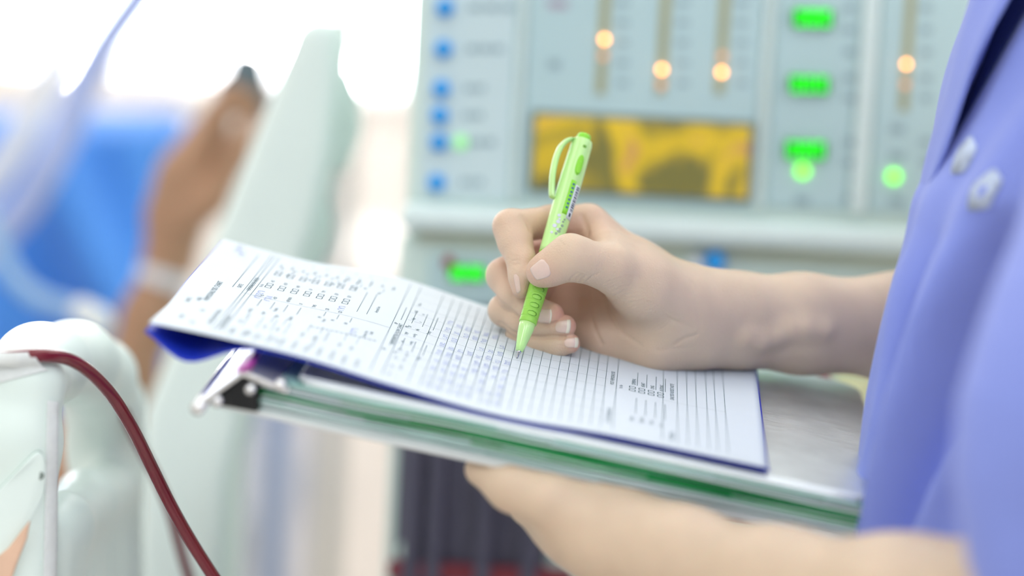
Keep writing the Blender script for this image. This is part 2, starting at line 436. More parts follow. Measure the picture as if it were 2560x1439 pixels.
for x0, x1, lit, dim in ((1521, 1500, (1511, 98), (1508, 140)), (1664, 1650, (1654, 173), (1652, 212)), (1811, 1797, (1803, 180), (1805, 140))):
    c0, c1 = onY(x0, -200, YM), onY(x1, 236, YM)
    c0 = c1 + (c0 - c1) * np.array([0, 1, 1]); w = 13 * SM
    box('bar_gauge', (c1[0] - w, YM - 0.0045, c1[2]), (c1[0] + w, YM - 0.002, c0[2]), m_slot, mach, bev=0.001)
    md('gauge_lamp', lit[0], lit[1], 0.0018, m_orange, 0.0062, 0.003)
    md('gauge_lamp', dim[0], dim[1], 0.0022, m_orange_dim, 0.0058, 0.003)
    for q in range(8):
        mr('printed_scale_mark', x1 + 42, -150 + q * 50, x1 + 70, -136 + q * 50, m_print, 0.0034, 0.001)
c0, c1 = onY(2276, -200, YM), onY(2256, 278, YM); w = 12 * SM
box('bar_gauge', (c1[0] - w, YM - 0.0045, c1[2]), (c1[0] + w, YM - 0.002, c0[2]), m_slot, mach, bev=0.001)
md('gauge_lamp', 2263, 160, 0.0016, m_orange, 0.0062, 0.003); md('gauge_lamp', 2260, 211, 0.0022, m_orange_dim, 0.0058, 0.003)
mr('printed_scale_mark', 1368, 0, 1420, 22, m_redprint, 0.0034, 0.001)
mr('printed_scale_mark', 1372, 150, 1400, 172, m_print, 0.0034, 0.001)
for y in (20, 75, 130, 195, 245, 355, 405, 495):
    mr('printed_caption', 2108, y - 9, 2136, y + 9, m_print, 0.0034, 0.001)
    mr('printed_caption', 2300, y - 9, 2326, y + 9, m_print, 0.0034, 0.001)
for y in (322, 390, 500):
    mr('printed_caption', 2222, y - 10, 2258, y + 10, m_print, 0.0034, 0.001)
    if y > 450: mr('printed_caption', 1985, y - 10, 2022, y + 10, m_print, 0.0034, 0.001)
SEG = {'0': 'abcdef', '1': 'bc', '2': 'abged', '3': 'abgcd', '5': 'afgcd', '8': 'abcdefg', '7': 'abc', '6': 'afgedc'}
def readout(x0, y0, x1, y1, digits, front=0.0075, mseg=None):
    d = mr('readout', x0, y0, x1, y1, m_disp, front, 0.005, 0.001)
    n = len(digits); w = (x1 - x0 - 12) / n; h = (y1 - y0) - 10
    for i, ch in enumerate(digits):
        a, b = x0 + 6 + i * w + w * 0.16, x0 + 6 + (i + 1) * w - w * 0.16; t0, t1 = y0 + 5, y1 - 5; mid = (t0 + t1) / 2; q = 3.2
        R = {'a': (a, t0, b, t0 + 2 * q), 'd': (a, t1 - 2 * q, b, t1), 'g': (a, mid - q, b, mid + q), 'f': (a, t0, a + 2 * q, mid), 'b': (b - 2 * q, t0, b, mid), 'e': (a, mid, a + 2 * q, t1), 'c': (b - 2 * q, mid, b, t1)}
        for s in SEG[ch]: mr('segment', *R[s], mseg or m_seg, front + 0.0006, 0.001, parent=d)
readout(1978, 22, 2080, 68, '080'); readout(1968, 188, 2072, 232, '000'); readout(1958, 350, 2064, 396, '080')
md('lamp', 2005, 426, 0.0042, m_glamp, 0.006, 0.004); md('lamp', 2232, 440, 0.0040, m_glamp, 0.006, 0.004)
mr('screen_frame', 1322, 288, 1882, 492, m_dframe, 0.006, 0.006, 0.002)
mr('screen', 1334, 300, 1870, 480, m_screen, 0.0075, 0.004)
# lower deck below the lip
mr('deck_strip', 1040, 612, 2420, 640, mat('deck_beige', (205, 212, 190), 0.5), -0.003, 0.006, 0.002)
mr('lower_panel', 1066, 642, 1240, 770, m_face, -0.001, 0.008, 0.003)
readout(1120, 662, 1216, 700, '88', 0.003)
md('lamp', 1122, 654, 0.004, m_red, 0.004, 0.004)
kb = thing('control_knob', P(1790, 660, 1.56), 'blue and white plastic connector cap on machine deck behind the wrist', 'connector')
for (x, w, mm) in ((1790, 52, m_blue), (1742, 34, mat('white_cap', (225, 235, 245), 0.4))):
    c = onY(x, 657, YM - 0.01); r = w * SM / 2
    lathe('cap', [(0, r * 0.7), (0.003, r), (0.022, r), (0.025, r * 0.8), (0.045, r * 0.75)], c, (0, 1, 0), mm, kb, n=24)
# dark lower cover and pale column
a = onY(1003, 1000, YM); b = onY(1388, 1000, YM)
box('lower_cover', (a[0], YM - 0.02, 0.16), (b[0], YM + 0.035, float(onY(1200, 770, YM)[2])), m_dark, mach, bev=0.012, seg=3)
for x in (1035, 1090, 1215, 1330):
    c = onY(x, 1200, YM - 0.02); box('cover_rib', (c[0] - 0.005, YM - 0.03, 0.2), (c[0] + 0.006, YM - 0.015, c[2] + 0.06), m_dark, mach, bev=0.003)
c = onY(1016, 1380, YM - 0.025); lathe('knob', [(0, 0.004), (0.002, 0.006), (0.02, 0.006)], c, (0, 1, 0), m_body, mach, n=20)
c = onY(1200, 1440, YM - 0.03); box('red_strip', (c[0] - 0.06, YM - 0.028, c[2] - 0.006), (c[0] + 0.06, YM - 0.018, c[2] + 0.006), mat('maroon_strip', (130, 50, 62), 0.5), mach, bev=0.003)
# pale yellow canister on the machine shelf
c = onY(2175, 1000, YM - 0.02)
sh = box('machine_shelf', (c[0] - 0.12, YM - 0.09, c[2] - 0.036), (c[0] + 0.06, YM + 0.035, c[2] - 0.022), mat('shelf_grey', (150, 146, 140), 0.5), mach, bev=0.004)
cn = thing('canister', (c[0], YM - 0.03, c[2] - 0.022), 'pale yellow plastic canister behind the metal folder corner', 'canister')
lathe('canister_body', [(0, 0.024), (0.002, 0.027), (0.034, 0.027), (0.042, 0.02)], (c[0], YM - 0.03, c[2] - 0.022), (0, 0, 1), mat('pale_yellow', (232, 236, 190), 0.45), cn, n=32)
lathe('lid', [(0.0, 0.021), (0.002, 0.022), (0.012, 0.022), (0.014, 0.02)], (c[0], YM - 0.03, c[2] + 0.02), (0, 0, 1), m_rib, cn, n=32)
m_blood = mat('maroon_blood_line', (118, 28, 44), 0.22, var=0.08, scale=60, coat=0.4)
tube('blood_line', [P(2040, 905, 1.42), P(2062, 945, 1.40), P(2085, 1010, 1.39), P(2040, 1120, 1.40), P(1840, 1190, 1.41), P(1690, 1266, 1.41), P(1780, 1290, 1.41), P(1880, 1302, 1.40), P(2030, 1338, 1.39), P(2120, 1400, 1.38), P(2140, 1560, 1.40)], 0.0036, m_blood,
     label='maroon blood line looping behind and below the metal folder', cat='tube')
# ------------------------------------------------------------------ bed with side rails
bed = thing('hospital_bed', (-0.75, 2.0, 0.0), 'pale plastic hospital bed side rails with white tape at left edge', 'bed')
m_metal = mat('grey_bed_frame', (170, 176, 178), 0.4, metal=0.4, var=0.04)
m_white = mat('white_mattress_cover', (232, 236, 238), 0.8, var=0.02)
RX = -0.228
rail = Body(); rg_ = rail.group(16, 8)
for dx in (0, -45, -90, -135):                       # near post, a rounded slab seen end on
    chain(rg_, [(72 + dx, 965, 1207, 13), (68 + dx, 1100, 1207, 14), (62 + dx, 1700, 1207, 14)])
for dx in (0, -32, -64):                                  # arch back to the far leg
    chain(rg_, [(80 + dx, 955, 1215, 13), (140 + dx, 912, 1270, 14), (212 + dx * .8, 908, 1350, 15), (258 + dx * .7, 940, 1415, 15), (281 + dx * .6, 1010, 1455, 14.5), (287 + dx * .6, 1110, 1475, 14.5), (287 + dx * .6, 1700, 1480, 15)])
chain(rg_, [(108, 1350, 1232, 12), (152, 1304, 1265, 12), (214, 1246, 1355, 13), (280, 1215, 1460, 14)])
for (x, y, d) in ((110, 1370, 1232), (130, 1350, 1247), (150, 1330, 1265), (168, 1315, 1288), (185, 1300, 1310), (201, 1287, 1332), (216, 1275, 1355), (233, 1262, 1382), (250, 1250, 1410), (268, 1240, 1445)): chain(rg_, [(x, y, d, 12), (x - 4, 1700, d, 12)])
rV, rF = rail.mesh(2.0)
big_mesh('side_rail', c2w(rV / 1000.0), rF, m_pale, bed)
def on_rail(q, lift):
    h_ = rail.hits(q, 1120, 1340); return c2w((h_ + rail.grads(h_) * lift) / 1000.0)
hp = [(-90, 1310), (-40, 1262), (60, 1156), (84, 1133), (96, 1128), (106, 1140), (110, 1172), (107, 1215), (94, 1258), (66, 1312), (12, 1400), (-60, 1510)]
hp = [tuple(q) for q in catmull(np.array(hp + [hp[0]], float), 4)[:-1]]
cen = np.mean(hp, axis=0)
def slab(name, pts, lift0, lift1, m):
    a = on_rail(np.array(pts), lift0); b = on_rail(np.array(pts), lift1); n = len(pts)
    o = mk(name, list(a) + list(b), [tuple(range(n)), tuple(range(2*n - 1, n - 1, -1))] + [(i, (i+1) % n, n + (i+1) % n, n + i) for i in range(n)], m, bed, smooth=False)
    bevel(o, 0.0009, 3, 40); return o
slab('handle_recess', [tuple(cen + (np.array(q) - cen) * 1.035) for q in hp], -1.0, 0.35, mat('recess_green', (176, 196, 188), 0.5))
slab('handle_plate', hp, -0.5, 2.2, m_pale2)
c = on_rail(np.array([[93, 1186]]), 2.3)[0]; lathe('screw_hole', [(0, 0.0017), (0.0004, 0.0021), (0.002, 0.0021)], c, (0, 1, 0), mat('hole_grey', (132, 146, 140), 0.6), bed, n=20)
# head-end rail, tall slanted panel further back
hpx = [(752, 45), (846, 50), (845, 200), (828, 380), (790, 560), (735, 730), (668, 890), (608, 1040), (572, 1200), (552, 1700), (336, 1700), (346, 1200), (353, 1040)]
YH = float(P(600, 600, 1.62)[1])
prism('head_rail', [onY(x, y, YH) for x, y in hpx], (0.0, 0.11, 0.0), m_pale2, bed, bev=0.012, seg=4)
for (x, y) in ((760, 300), (690, 560)):
    c = onY(x, y, YH + 0.05)
    tube('rail_bump', [c + np.array([0.02, 0, 0.03]), c + np.array([0.028, 0, 0]), c + np.array([0.02, 0, -0.03])], 0.012, m_pale, bed, smooth_n=4)
# frame, mattress, legs
box('bed_deck', (-1.25, 1.15, 0.46), (-0.30, 2.85, 0.54), m_metal, bed, bev=0.01)
box('mattress', (-1.22, 1.55, 0.54), (-0.33, 2.83, 0.68), m_white, bed, bev=0.03, seg=4)
for x in (-1.2, -0.35):
    for y in (1.3, 2.75):
        box('bed_leg', (x - 0.03, y - 0.03, 0.12), (x + 0.03, y + 0.03, 0.46), m_metal, bed, bev=0.006)
        lathe('caster', [(-0.018, 0.045), (-0.014, 0.06), (0.014, 0.06), (0.018, 0.045)], (x, y, 0.06), (1, 0, 0), m_dark, bed, n=24)
for y in (1.16, 1.40): box('rail_post', (RX - 0.08, y - 0.02, 0.46), (RX - 0.02, y + 0.02, 0.66), m_metal, bed, bev=0.005)
box('rail_post', (RX - 0.075, YH + 0.05, 0.46), (RX - 0.03, YH + 0.12, 0.70), m_metal, bed, bev=0.005)
# tape
m_tape = mat('white_gauze_tape', (240, 246, 246), 0.85, var=0.03, scale=300, bump=0.5, bscale=2500)
L1 = [(-120, 912, 1.185), (-40, 900, 1.186), (40, 891, 1.188), (110, 888, 1.196), (170, 897, 1.210), (225, 930, 1.225), (280, 988, 1.24), (330, 1068, 1.25), (380, 1168, 1.26), (430, 1268, 1.265), (480, 1356, 1.27), (540, 1450, 1.275), (640, 1600, 1.28)]
drape = Body(); drape.groups = list(rail.groups); g = drape.group(3, 5)
for p_, q_ in zip(L1[:4], L1[1:5]): g.append((M3(p_[0], p_[1], p_[2] * 1000), M3(q_[0], q_[1], q_[2] * 1000), 3.4, 3.4))
def taped(name, quad, nu, nv, lift, **k):
    q = [np.array(p_, float) for p_ in quad]; px = []
    for i in range(nu):
        for j in range(nv):
            x, y = i / (nu - 1), j / (nv - 1); px.append((1 - x) * ((1 - y) * q[0] + y * q[1]) + x * ((1 - y) * q[3] + y * q[2]))
    h_ = drape.hits(np.array(px), 1120, 1340); V = c2w((h_ + drape.grads(h_) * lift) / 1000.0)
    F = [(i*nv + j, i*nv + j + 1, (i+1)*nv + j + 1, (i+1)*nv + j) for i in range(nu - 1) for j in range(nv - 1)]
    o = mk(name, V, F, m_tape, None, **k); s_ = o.modifiers.new('thick', 'SOLIDIFY'); s_.thickness = 0.0004; s_.offset = 0
    return o
taped('tape_strip', [(116, 1000), (144, 1004), (139, 1470), (106, 1470)], 40, 6, 0.5, label='narrow white gauze tape strip running down the rail end', cat='tape')
taped('tape_patch', [(-60, 884), (78, 881), (118, 926), (-60, 972)], 24, 16, 0.5, label='white gauze tape patch holding the maroon tube on the rail', cat='tape')
# blood lines over the rail
tube('blood_line', [P(*p) for p in L1], 0.0034, m_blood, n=16, label='maroon blood line taped over the bed rail and hanging down to the right', cat='tube')
L2 = [(300, 1010, 1.42), (335, 1085, 1.44), (385, 1180, 1.45), (425, 1275, 1.46), (448, 1360, 1.465), (475, 1450, 1.47), (530, 1600, 1.47)]
tube('blood_line', [P(*p) for p in L2], 0.0031, m_blood, n=14, label='thinner maroon line hanging just behind the taped one', cat='tube')
m_clear = mat('pale_pink_tubing', (236, 200, 206), 0.2, var=0.04, coat=0.5)
L3 = [(-90, 960, 1.30), (-20, 905, 1.305), (20, 862, 1.31), (62, 830, 1.315), (105, 823, 1.33), (140, 832, 1.35), (170, 860, 1.37), (165, 900, 1.39)]
tube('clear_line', [P(*p) for p in L3], 0.0030, m_clear, n=14, label='pale pink clear line looping above the rail top', cat='tube')
L4 = [(40, 868, 1.33), (80, 838, 1.335), (115, 833, 1.345), (150, 836, 1.36), (200, 850, 1.38)]
tube('blood_line', [P(*p) for p in L4], 0.0034, m_blood, n=14, label='short maroon line inside the pale loop on top of the rail', cat='tube')
# peach cloth at the lower left corner
cl_ = [(-40, 1420), (20, 1370), (60, 1318), (74, 1300), (66, 1345), (44, 1400), (20, 1470), (-30, 1520)]
prism('cloth', [P(x, y, 1.184) for x, y in cl_], (0, 0.003, 0), mat('peach_cloth', (226, 190, 164), 0.8, var=0.06, scale=60), None, bev=0.001, label='peach coloured cloth corner in front of the rail handle', cat='cloth')

# ------------------------------------------------------------------ patient, blanket
m_blanket = mat('blue_blanket', (78, 146, 232), 0.85, var=0.06, scale=5, sheen=0.2)
def bl(x, y):
    px = -700 + 1170 * x; py = 292 + 1000 * y
    e = max(0, (x - 0.9) / 0.1)
    q = (px - 0.55 * py)
    d = 2.25 + 0.018 * math.sin(q * 0.016) + 0.012 * math.sin(q * 0.031 + py * 0.004) - 0.05 * y + 0.10 * e * e + 0.06 * max(0, 0.05 - y) / 0.05
    return P(px, py, d)
grid('blanket', bl, 70, 60, m_blanket, None, thick=(-0.03, 0.14, 0.0), label='bright blue blanket over the raised bed back behind the bare arm', cat='blanket')
m_skin2 = mat('patient_skin', (176, 136, 108), 0.5, var=0.08, scale=20, sss=0.2)
pb = Body(); g = pb.group(14, 8)
chain(g, [(-300, 1480, 1950, 45), (170, 1410, 1900, 36), (265, 1250, 1890, 27), (318, 950, 1890, 22), (372, 790, 1890, 20), (425, 640, 1890, 18)])
chain(g, [(425, 640, 1890, 18), (440, 540, 1890, 22), (470, 450, 1890, 23), (520, 350, 1890, 19)])
for k_ in range(4):
    f = pb.group(5, 5)
    chain(f, [(500, 400, 1875 + 20 * k_, 12), (540, 290, 1870 + 22 * k_, 10.5), (582, 235, 1872 + 22 * k_, 9.5), (622, 245, 1875 + 22 * k_, 9), (625, 300, 1878 + 22 * k_, 8)])
f = pb.group(6, 6); chain(f, [(460, 560, 1875, 14), (530, 500, 1865, 12), (590, 390, 1862, 10), (618, 320, 1864, 8.5)])
chain(g, [(265, 1250, 1890, 27), (110, 1150, 1960, 38)]); tg_ = pb.group(40, 30); chain(tg_, [(-300, 1480, 1950, 55), (-700, 1180, 2030, 80), (-900, 800, 2060, 80)])
pV, pF = pb.mesh(4.0)
pat = thing('person', P(-500, 1600, 1.98), 'person lying in bed, bare tan forearm raised, gripping a grey handle', 'person')
big_mesh('body', c2w(pV / 1000.0), pF, m_skin2, pat)
bw = P(432, 655, 1.89); bd = nrm(P(425, 640, 1.89) - P(372, 790, 1.89))
lathe('wristband', [(-0.007, 0.0195), (-0.006, 0.0205), (0.006, 0.0202), (0.007, 0.019)], P(408, 690, 1.89), bd, mat('white_band', (226, 226, 232), 0.7), pat, n=32)
gc = P(610, 225, 1.88)
gh = thing('grip_handle', gc, 'dark grey rubber handle held in the raised hand beside the slanted panel', 'handle')
tube('grip', [P(650, 130, 1.90) * 0.15 + gc * 0.85 + np.array([0, 0, 0.018]), gc + np.array([0, 0.02, 0]), gc + np.array([-0.002, 0.09, -0.015])], [0.013, 0.018, 0.016], mat('dark_grey_rubber', (92, 108, 116), 0.7, var=0.05), gh, n=20)
lathe('end_cap', [(0, 0.010), (0.003, 0.017), (0.010, 0.019), (0.014, 0.016)], gc + np.array([-0.004, -0.012, -0.004]), (0.1, 1, 0.1), mat('dark_grey_rubber', (92, 108, 116)), gh, n=24)
# pale hoses on the left
m_hose = mat('lavender_hose', (176, 192, 240), 0.4, var=0.03, coat=0.2)
L5 = [(430, -120, 2.0), (350, -10, 2.0), (275, 95, 2.0), (215, 200, 2.0), (165, 320, 2.0), (110, 430, 2.0), (40, 540, 2.02), (-80, 660, 2.05)]
tube('breathing_hose', [P(*p) for p in L5], 0.014, m_hose, n=18, label='pale lavender hose sloping up in front of the bright window', cat='hose')
L6 = [(-160, 380, 1.95), (-60, 500, 1.95), (-6, 600, 1.95), (28, 680, 1.95), (90, 742, 1.95), (170, 772, 1.95), (240, 800, 1.96), (300, 900, 2.0)]
tube('drip_line', [P(*p) for p in L6], 0.0075, mat('pale_blue_line', (150, 190, 232), 0.35, coat=0.3), n=14, label='pale blue clear line curving across the blue blanket', cat='tube')
L7 = [(150, 120, 2.1), (110, 230, 2.1), (60, 330, 2.1), (-20, 450, 2.1), (-120, 560, 2.1)]
tube('drip_line', [P(*p) for p in L7], 0.012, mat('white_line', (236, 240, 246), 0.35, coat=0.3), n=14, label='white tube running alongside the lavender hose', cat='tube')
pc = thing('pillow', P(225, 790, 1.8), 'small white dressing pad lying between rail and arm', 'pad')
pk = Body(); g = pk.group(10, 10); chain(g, [(205, 775, 1800, 9), (250, 800, 1800, 10)]); kV, kF = pk.mesh(3.0)
big_mesh('pad', c2w(kV / 1000.0), kF, m_white, pc)
# drip stand and furniture further back
st = thing('drip_stand', (float(P(868, 300, 2.4)[0]), float(P(868, 300, 2.4)[1]), 0), 'grey drip stand pole between slanted panel and machine', 'drip stand')
sx, sy = float(P(868, 200, 2.4)[0]), float(P(868, 200, 2.4)[1])
tube('pole', [(sx, sy, 0.06), (sx, sy, 1.35)], 0.011, mat('stand_grey', (176, 178, 172), 0.5, var=0.03), st, smooth_n=1, n=16)
for a in range(5):
    th = 2 * math.pi * a / 5; tube('foot', [(sx, sy, 0.08), (sx + 0.26 * math.cos(th), sy + 0.26 * math.sin(th), 0.05)], 0.011, m_metal, st, smooth_n=1, n=10)
    lathe('caster', [(-0.01, 0.02), (-0.006, 0.026), (0.006, 0.026), (0.01, 0.02)], (sx + 0.26 * math.cos(th), sy + 0.26 * math.sin(th), 0.026), (1, 0, 0), m_dark, st, n=16)
YK = 3.0
def kb_(px, py): return onY(px, py, YK)
cab = thing('bedside_cabinet', (float(kb_(572, 1200)[0]), YK + 0.2, 0), 'white bedside cabinet standing behind the folder clip', 'cabinet')
a, b = kb_(515, 950), kb_(628, 950)
box('cabinet_body', (a[0], YK, 0.05), (b[0], YK + 0.4, float(kb_(630, 960)[2])), mat('cabinet_white', (246, 248, 252), 0.5, var=0.01), cab, bev=0.01)
for i in range(3): box('drawer', (a[0] + 0.006, YK - 0.012, 0.08 + 0.21 * i), (b[0] - 0.006, YK, 0.27 + 0.21 * i), mat('cabinet_white', (246, 248, 252)), cab, bev=0.004)
for x in (a[0] + 0.01, b[0] - 0.03): box('foot', (x, YK + 0.02, 0), (x + 0.02, YK + 0.04, 0.05), m_metal, cab)
a, b = kb_(655, 1000), kb_(690, 1000)  # slate column added in place of the grey-blue shadow beside the cabinet
bn = thing('cabinet_shadow', (float((a[0] + b[0]) / 2), YK + 0.3, 0), 'slate blue column added as the shadow beside the white cabinet', 'bin')
lathe('shadow_body', [(0, 0.022), (0.004, 0.025), (0.60, 0.028), (0.63, 0.028)], ((a[0] + b[0]) / 2 + .012, YK + 0.05, 0.0), (0, 0, 1), mat('slate_blue', (158, 174, 202), 0.5), bn, n=24)
lathe('shadow_cap', [(0.63, 0.030), (0.64, 0.031), (0.67, 0.02)], ((a[0] + b[0]) / 2 + .012, YK + 0.05, 0.0), (0, 0, 1), mat('slate_blue', (128, 146, 178)), bn, n=24)
YW = 3.6
a, b = onY(752, 1000, YW), onY(1045, 1000, YW)
wd_ = thing('cupboard', (float((a[0] + b[0]) / 2), YW + 0.2, 0), 'warm white cupboard with small grey handle beside the machine', 'cupboard')
m_cup = mat('warm_white_laminate', (244, 236, 228), 0.55, var=0.015)
box('cupboard_body', (a[0], YW + 0.02, 0.04), (b[0], YW + 0.4, float(onY(900, 640, YW)[2])), m_cup, wd_, bev=0.008)
box('door', (a[0] + 0.004, YW, 0.06), (b[0] - 0.004, YW + 0.02, float(onY(900, 655, YW)[2])), m_cup, wd_, bev=0.006)
tube('handle', [onY(803, 1160, YW - 0.002), onY(803, 1175, YW - 0.03), onY(806, 1235, YW - 0.03), onY(808, 1265, YW - 0.03), onY(808, 1280, YW - 0.002)], 0.008, mat('handle_grey', (140, 152, 166), 0.4, metal=0.3), wd_, n=12)
# bright round wall lamps under the window, far out of focus
m_lamp = mat('lamp_glow', (255, 255, 255), 0.5, emit=(255, 252, 250), estr=70.0)
for (x, y, w) in ((480, 125, 'above the grey handle'), (930, 165, 'right of the slanted panel'), (165, 145, 'behind the lavender hose'), (660, 105, 'left of the slanted panel top')):
    c = onY(x, y, YB - 0.12); t = thing('wall_lamp', onY(x, y, YB - 0.02), 'small glowing round lamp by the window, %s' % w, 'lamp', 'small lamps along the window')
    lathe('bulb', [(0, 0.006), (0.003, 0.011), (0.010, 0.013), (0.017, 0.011), (0.02, 0.006)], c, (0, 1, 0), m_lamp, t, n=16)
    tube('arm', [c + np.array([0, 0.02, 0]), c + np.array([0, 0.10, 0.0])], 0.004, m_metal, t, smooth_n=1, n=8)
# ------------------------------------------------------------------ chart folder, forms
B0 = c2w(np.array([-.17181, -.01618, 1.14362])); _o = CAM_POS
def dirw(v): return nrm(c2w(np.array(v)) - CAM_POS)
BA = dirw([.97358199, -.22789109, -.01427464]); BB = dirw([.06850202, .22363886, .97226186]); BN = dirw([.21837782, .9475561, -.23334217])
LONG, SHORT = 0.30, 0.193
def spl(xs, ys):
    xs = np.array(xs, float); ys = np.array(ys, float); M_ = np.gradient(ys, xs).tolist(); xs = xs.tolist(); ys = ys.tolist()
    import bisect
    def f(x):
        x = min(max(x, xs[0]), xs[-1]); i = max(min(bisect.bisect_right(xs, x) - 1, len(xs) - 2), 0)
        t = (x - xs[i]) / (xs[i+1] - xs[i]); m = M_
        h = xs[i+1] - xs[i]
        return (2*t**3 - 3*t*t + 1)*ys[i] + (t**3 - 2*t*t + t)*h*m[i] + (-2*t**3 + 3*t*t)*ys[i+1] + (t**3 - t*t)*h*m[i+1]
    return f
_near = spl([0, .12, .25, .39, .57, .75, .9, 1], [0, .0008, .0006, -.0025, -.0050, -.0019, -.0008, 0])
_far = spl([0, .15, .33, .51, .7, .9, 1], [0, -.0012, .0015, -.0034, -.0038, -.0034, -.0006])
def sag(u, v):
    s = v / LONG; r = u / SHORT
    return _near(s) * (1 - r) + _far(s) * r - 0.002 * math.exp(-((r - .25) / .15) ** 2 - (s / .05) ** 2)
def S(u, v, h=0.0): return B0 + BA * v + BB * u + BN * (sag(u, v) + h)
def uv(px, py):
    h = 0.0
    for _ in range(4):
        p = onPlane(px, py, B0 + BN * h, BN) - B0
        u, v = p @ BB, p @ BA; h = sag(min(max(u, 0), SHORT), min(max(v, 0), LONG))
    return u, v
def F0(v): return -0.010 + 0.007 * v / 0.34
def FP(u, v, h=0.0): return B0 + BA * v + BB * u + BN * (F0(v) + h - 0.0025 * u / 0.2)

def brushed():
    m = mat('brushed_aluminium', (214, 220, 222), 0.3, metal=0.9, var=0.10, scale=40, stretch=(1, 1, 1))
    nt = m.node_tree; N = nt.nodes; L = nt.links
    at = N.new('ShaderNodeAttribute'); at.attribute_name = 'brush'
    mp = N.new('ShaderNodeMapping'); mp.inputs['Scale'].default_value = (25, 900, 1); L.new(at.outputs['Vector'], mp.inputs[0])
    nz = N.new('ShaderNodeTexNoise'); nz.inputs['Scale'].default_value = 1; nz.inputs['Detail'].default_value = 6; L.new(mp.outputs[0], nz.inputs['Vector'])
    bp = N.new('ShaderNodeBump'); bp.inputs['Strength'].default_value = 0.35; bp.inputs['Distance'].default_value = 0.0004
    L.new(nz.outputs['Fac'], bp.inputs['Height']); L.new(bp.outputs[0], N['Principled BSDF'].inputs['Normal'])
    rr = N.new('ShaderNodeMapRange'); rr.inputs[3].default_value = 0.25; rr.inputs[4].default_value = 0.55
    L.new(nz.outputs['Fac'], rr.inputs[0]); L.new(rr.outputs[0], N['Principled BSDF'].inputs['Roughness'])
    return m
m_alu = brushed()
m_rim = mat('satin_aluminium_edge', (232, 240, 242), 0.35, metal=0.35, var=0.02)
m_chrome = mat('chrome', (240, 242, 244), 0.22, metal=0.75, var=0.02)
m_black = mat('black_plastic', (16, 20, 24), 0.35, var=0.1)
m_paper = mat('white_paper', (216, 226, 234), 0.75, var=0.008, scale=60, sss=0.0)
m_bluep = mat('blue_backing_sheet', (22, 52, 190), 0.5, var=0.05)
m_ink = mat('black_print', (92, 118, 126), 0.8, var=0.1)
m_ink2 = mat('blue_ballpoint', (120, 138, 214), 0.7, var=0.1)
m_pg = [mat('page_white', (228, 240, 242), 0.8), mat('page_green', (40, 168, 92), 0.7), mat('page_teal', (170, 216, 206), 0.75), mat('page_grey', (206, 216, 222), 0.8)]

fold = thing('chart_folder', FP(0.1, 0.2, -0.03), 'brushed metal chart folder with chrome clip and green page edges', 'folder')
def plate(name, u0, u1, v0, v1, h0, h1, r, lip):
    """sheet with rounded right corners and a rolled near edge"""
    n = 8; o = []
    o += [(u0, v0)]
    for i in range(n + 1):
        a = math.pi / 2 * i / n; o.append((u0 + r - r * math.cos(a) , v1 - r + r * math.sin(a)))
    for i in range(n + 1):
        a = math.pi / 2 * i / n; o.append((u1 - r + r * math.sin(a), v1 - r + r * math.cos(a)))
    o += [(u1, v0)]
    V = [FP(u, v, h1) for u, v in o] + [FP(u, v, h0) for u, v in o]; k = len(o)
    F = [tuple(range(k)), tuple(range(2*k - 1, k - 1, -1))] + [(i, (i+1) % k, k + (i+1) % k, k + i) for i in range(k)]
    ob = mk(name, V, F, m_alu, fold, smooth=False)
    at = ob.data.attributes.new('brush', 'FLOAT_VECTOR', 'POINT')
    for i, (u, v) in enumerate(o + o): at.data[i].vector = (v, u, 0)
    bevel(ob, lip, 3, 40)
    return ob
plate('top_cover', 0.0, 0.221, 0.075, 0.362, -0.0030, 0.0, 0.016, 0.0012)
plate('bottom_cover', 0.0, 0.221, 0.035, 0.362, -0.0240, -0.0205, 0.012, 0.0012)
# rolled rims along the near edges
tube('cover_rim', [FP(0.0006, v, -0.0030) for v in np.linspace(0.078, 0.345, 12)], 0.0023, m_rim, fold, n=12, smooth_n=2)
tube('cover_rim', [FP(0.001, v, -0.0222) for v in np.linspace(0.038, 0.350, 12)], 0.0023, m_rim, fold, n=12, smooth_n=2)
# pages
rp = random.Random(4)
order = [2, 0, 1, 0, 1, 1, 2, 1, 1, 0, 1, 2, 0, 2, 3, 0, 2, 0]
for i, c in enumerate(order):
    hh = -0.0042 - 0.0158 * (i + 0.5) / len(order)
    off = rp.uniform(-0.0034, -0.0008); ph = rp.uniform(0, 6); am = rp.uniform(0.0004, 0.0009); v0 = 0.0585 + rp.uniform(-.002, .003) + (rp.choice((0, .04, .07, .10)) if c == 1 else 0); v1 = 0.352 + rp.uniform(-.004, .004)
    def pf(x, y, hh=hh, off=off, ph=ph, am=am, v0=v0, v1=v1, i=i):
        v = v0 + (v1 - v0) * y; u = off + (0.205 - off) * x
        # the sheets fan apart in the middle of the near edge and pinch at the clip
        dip = -0.0012 * math.exp(-((v - 0.10) / 0.03) ** 2) * (1 - i / len(order))
        return FP(u, v, hh + am * math.sin(7 * y + ph) * (1 - x) + dip * (1 - x))
    grid('page', pf, 3, 26, m_pg[c], fold, thick=-BN * 0.00055, smooth=False)
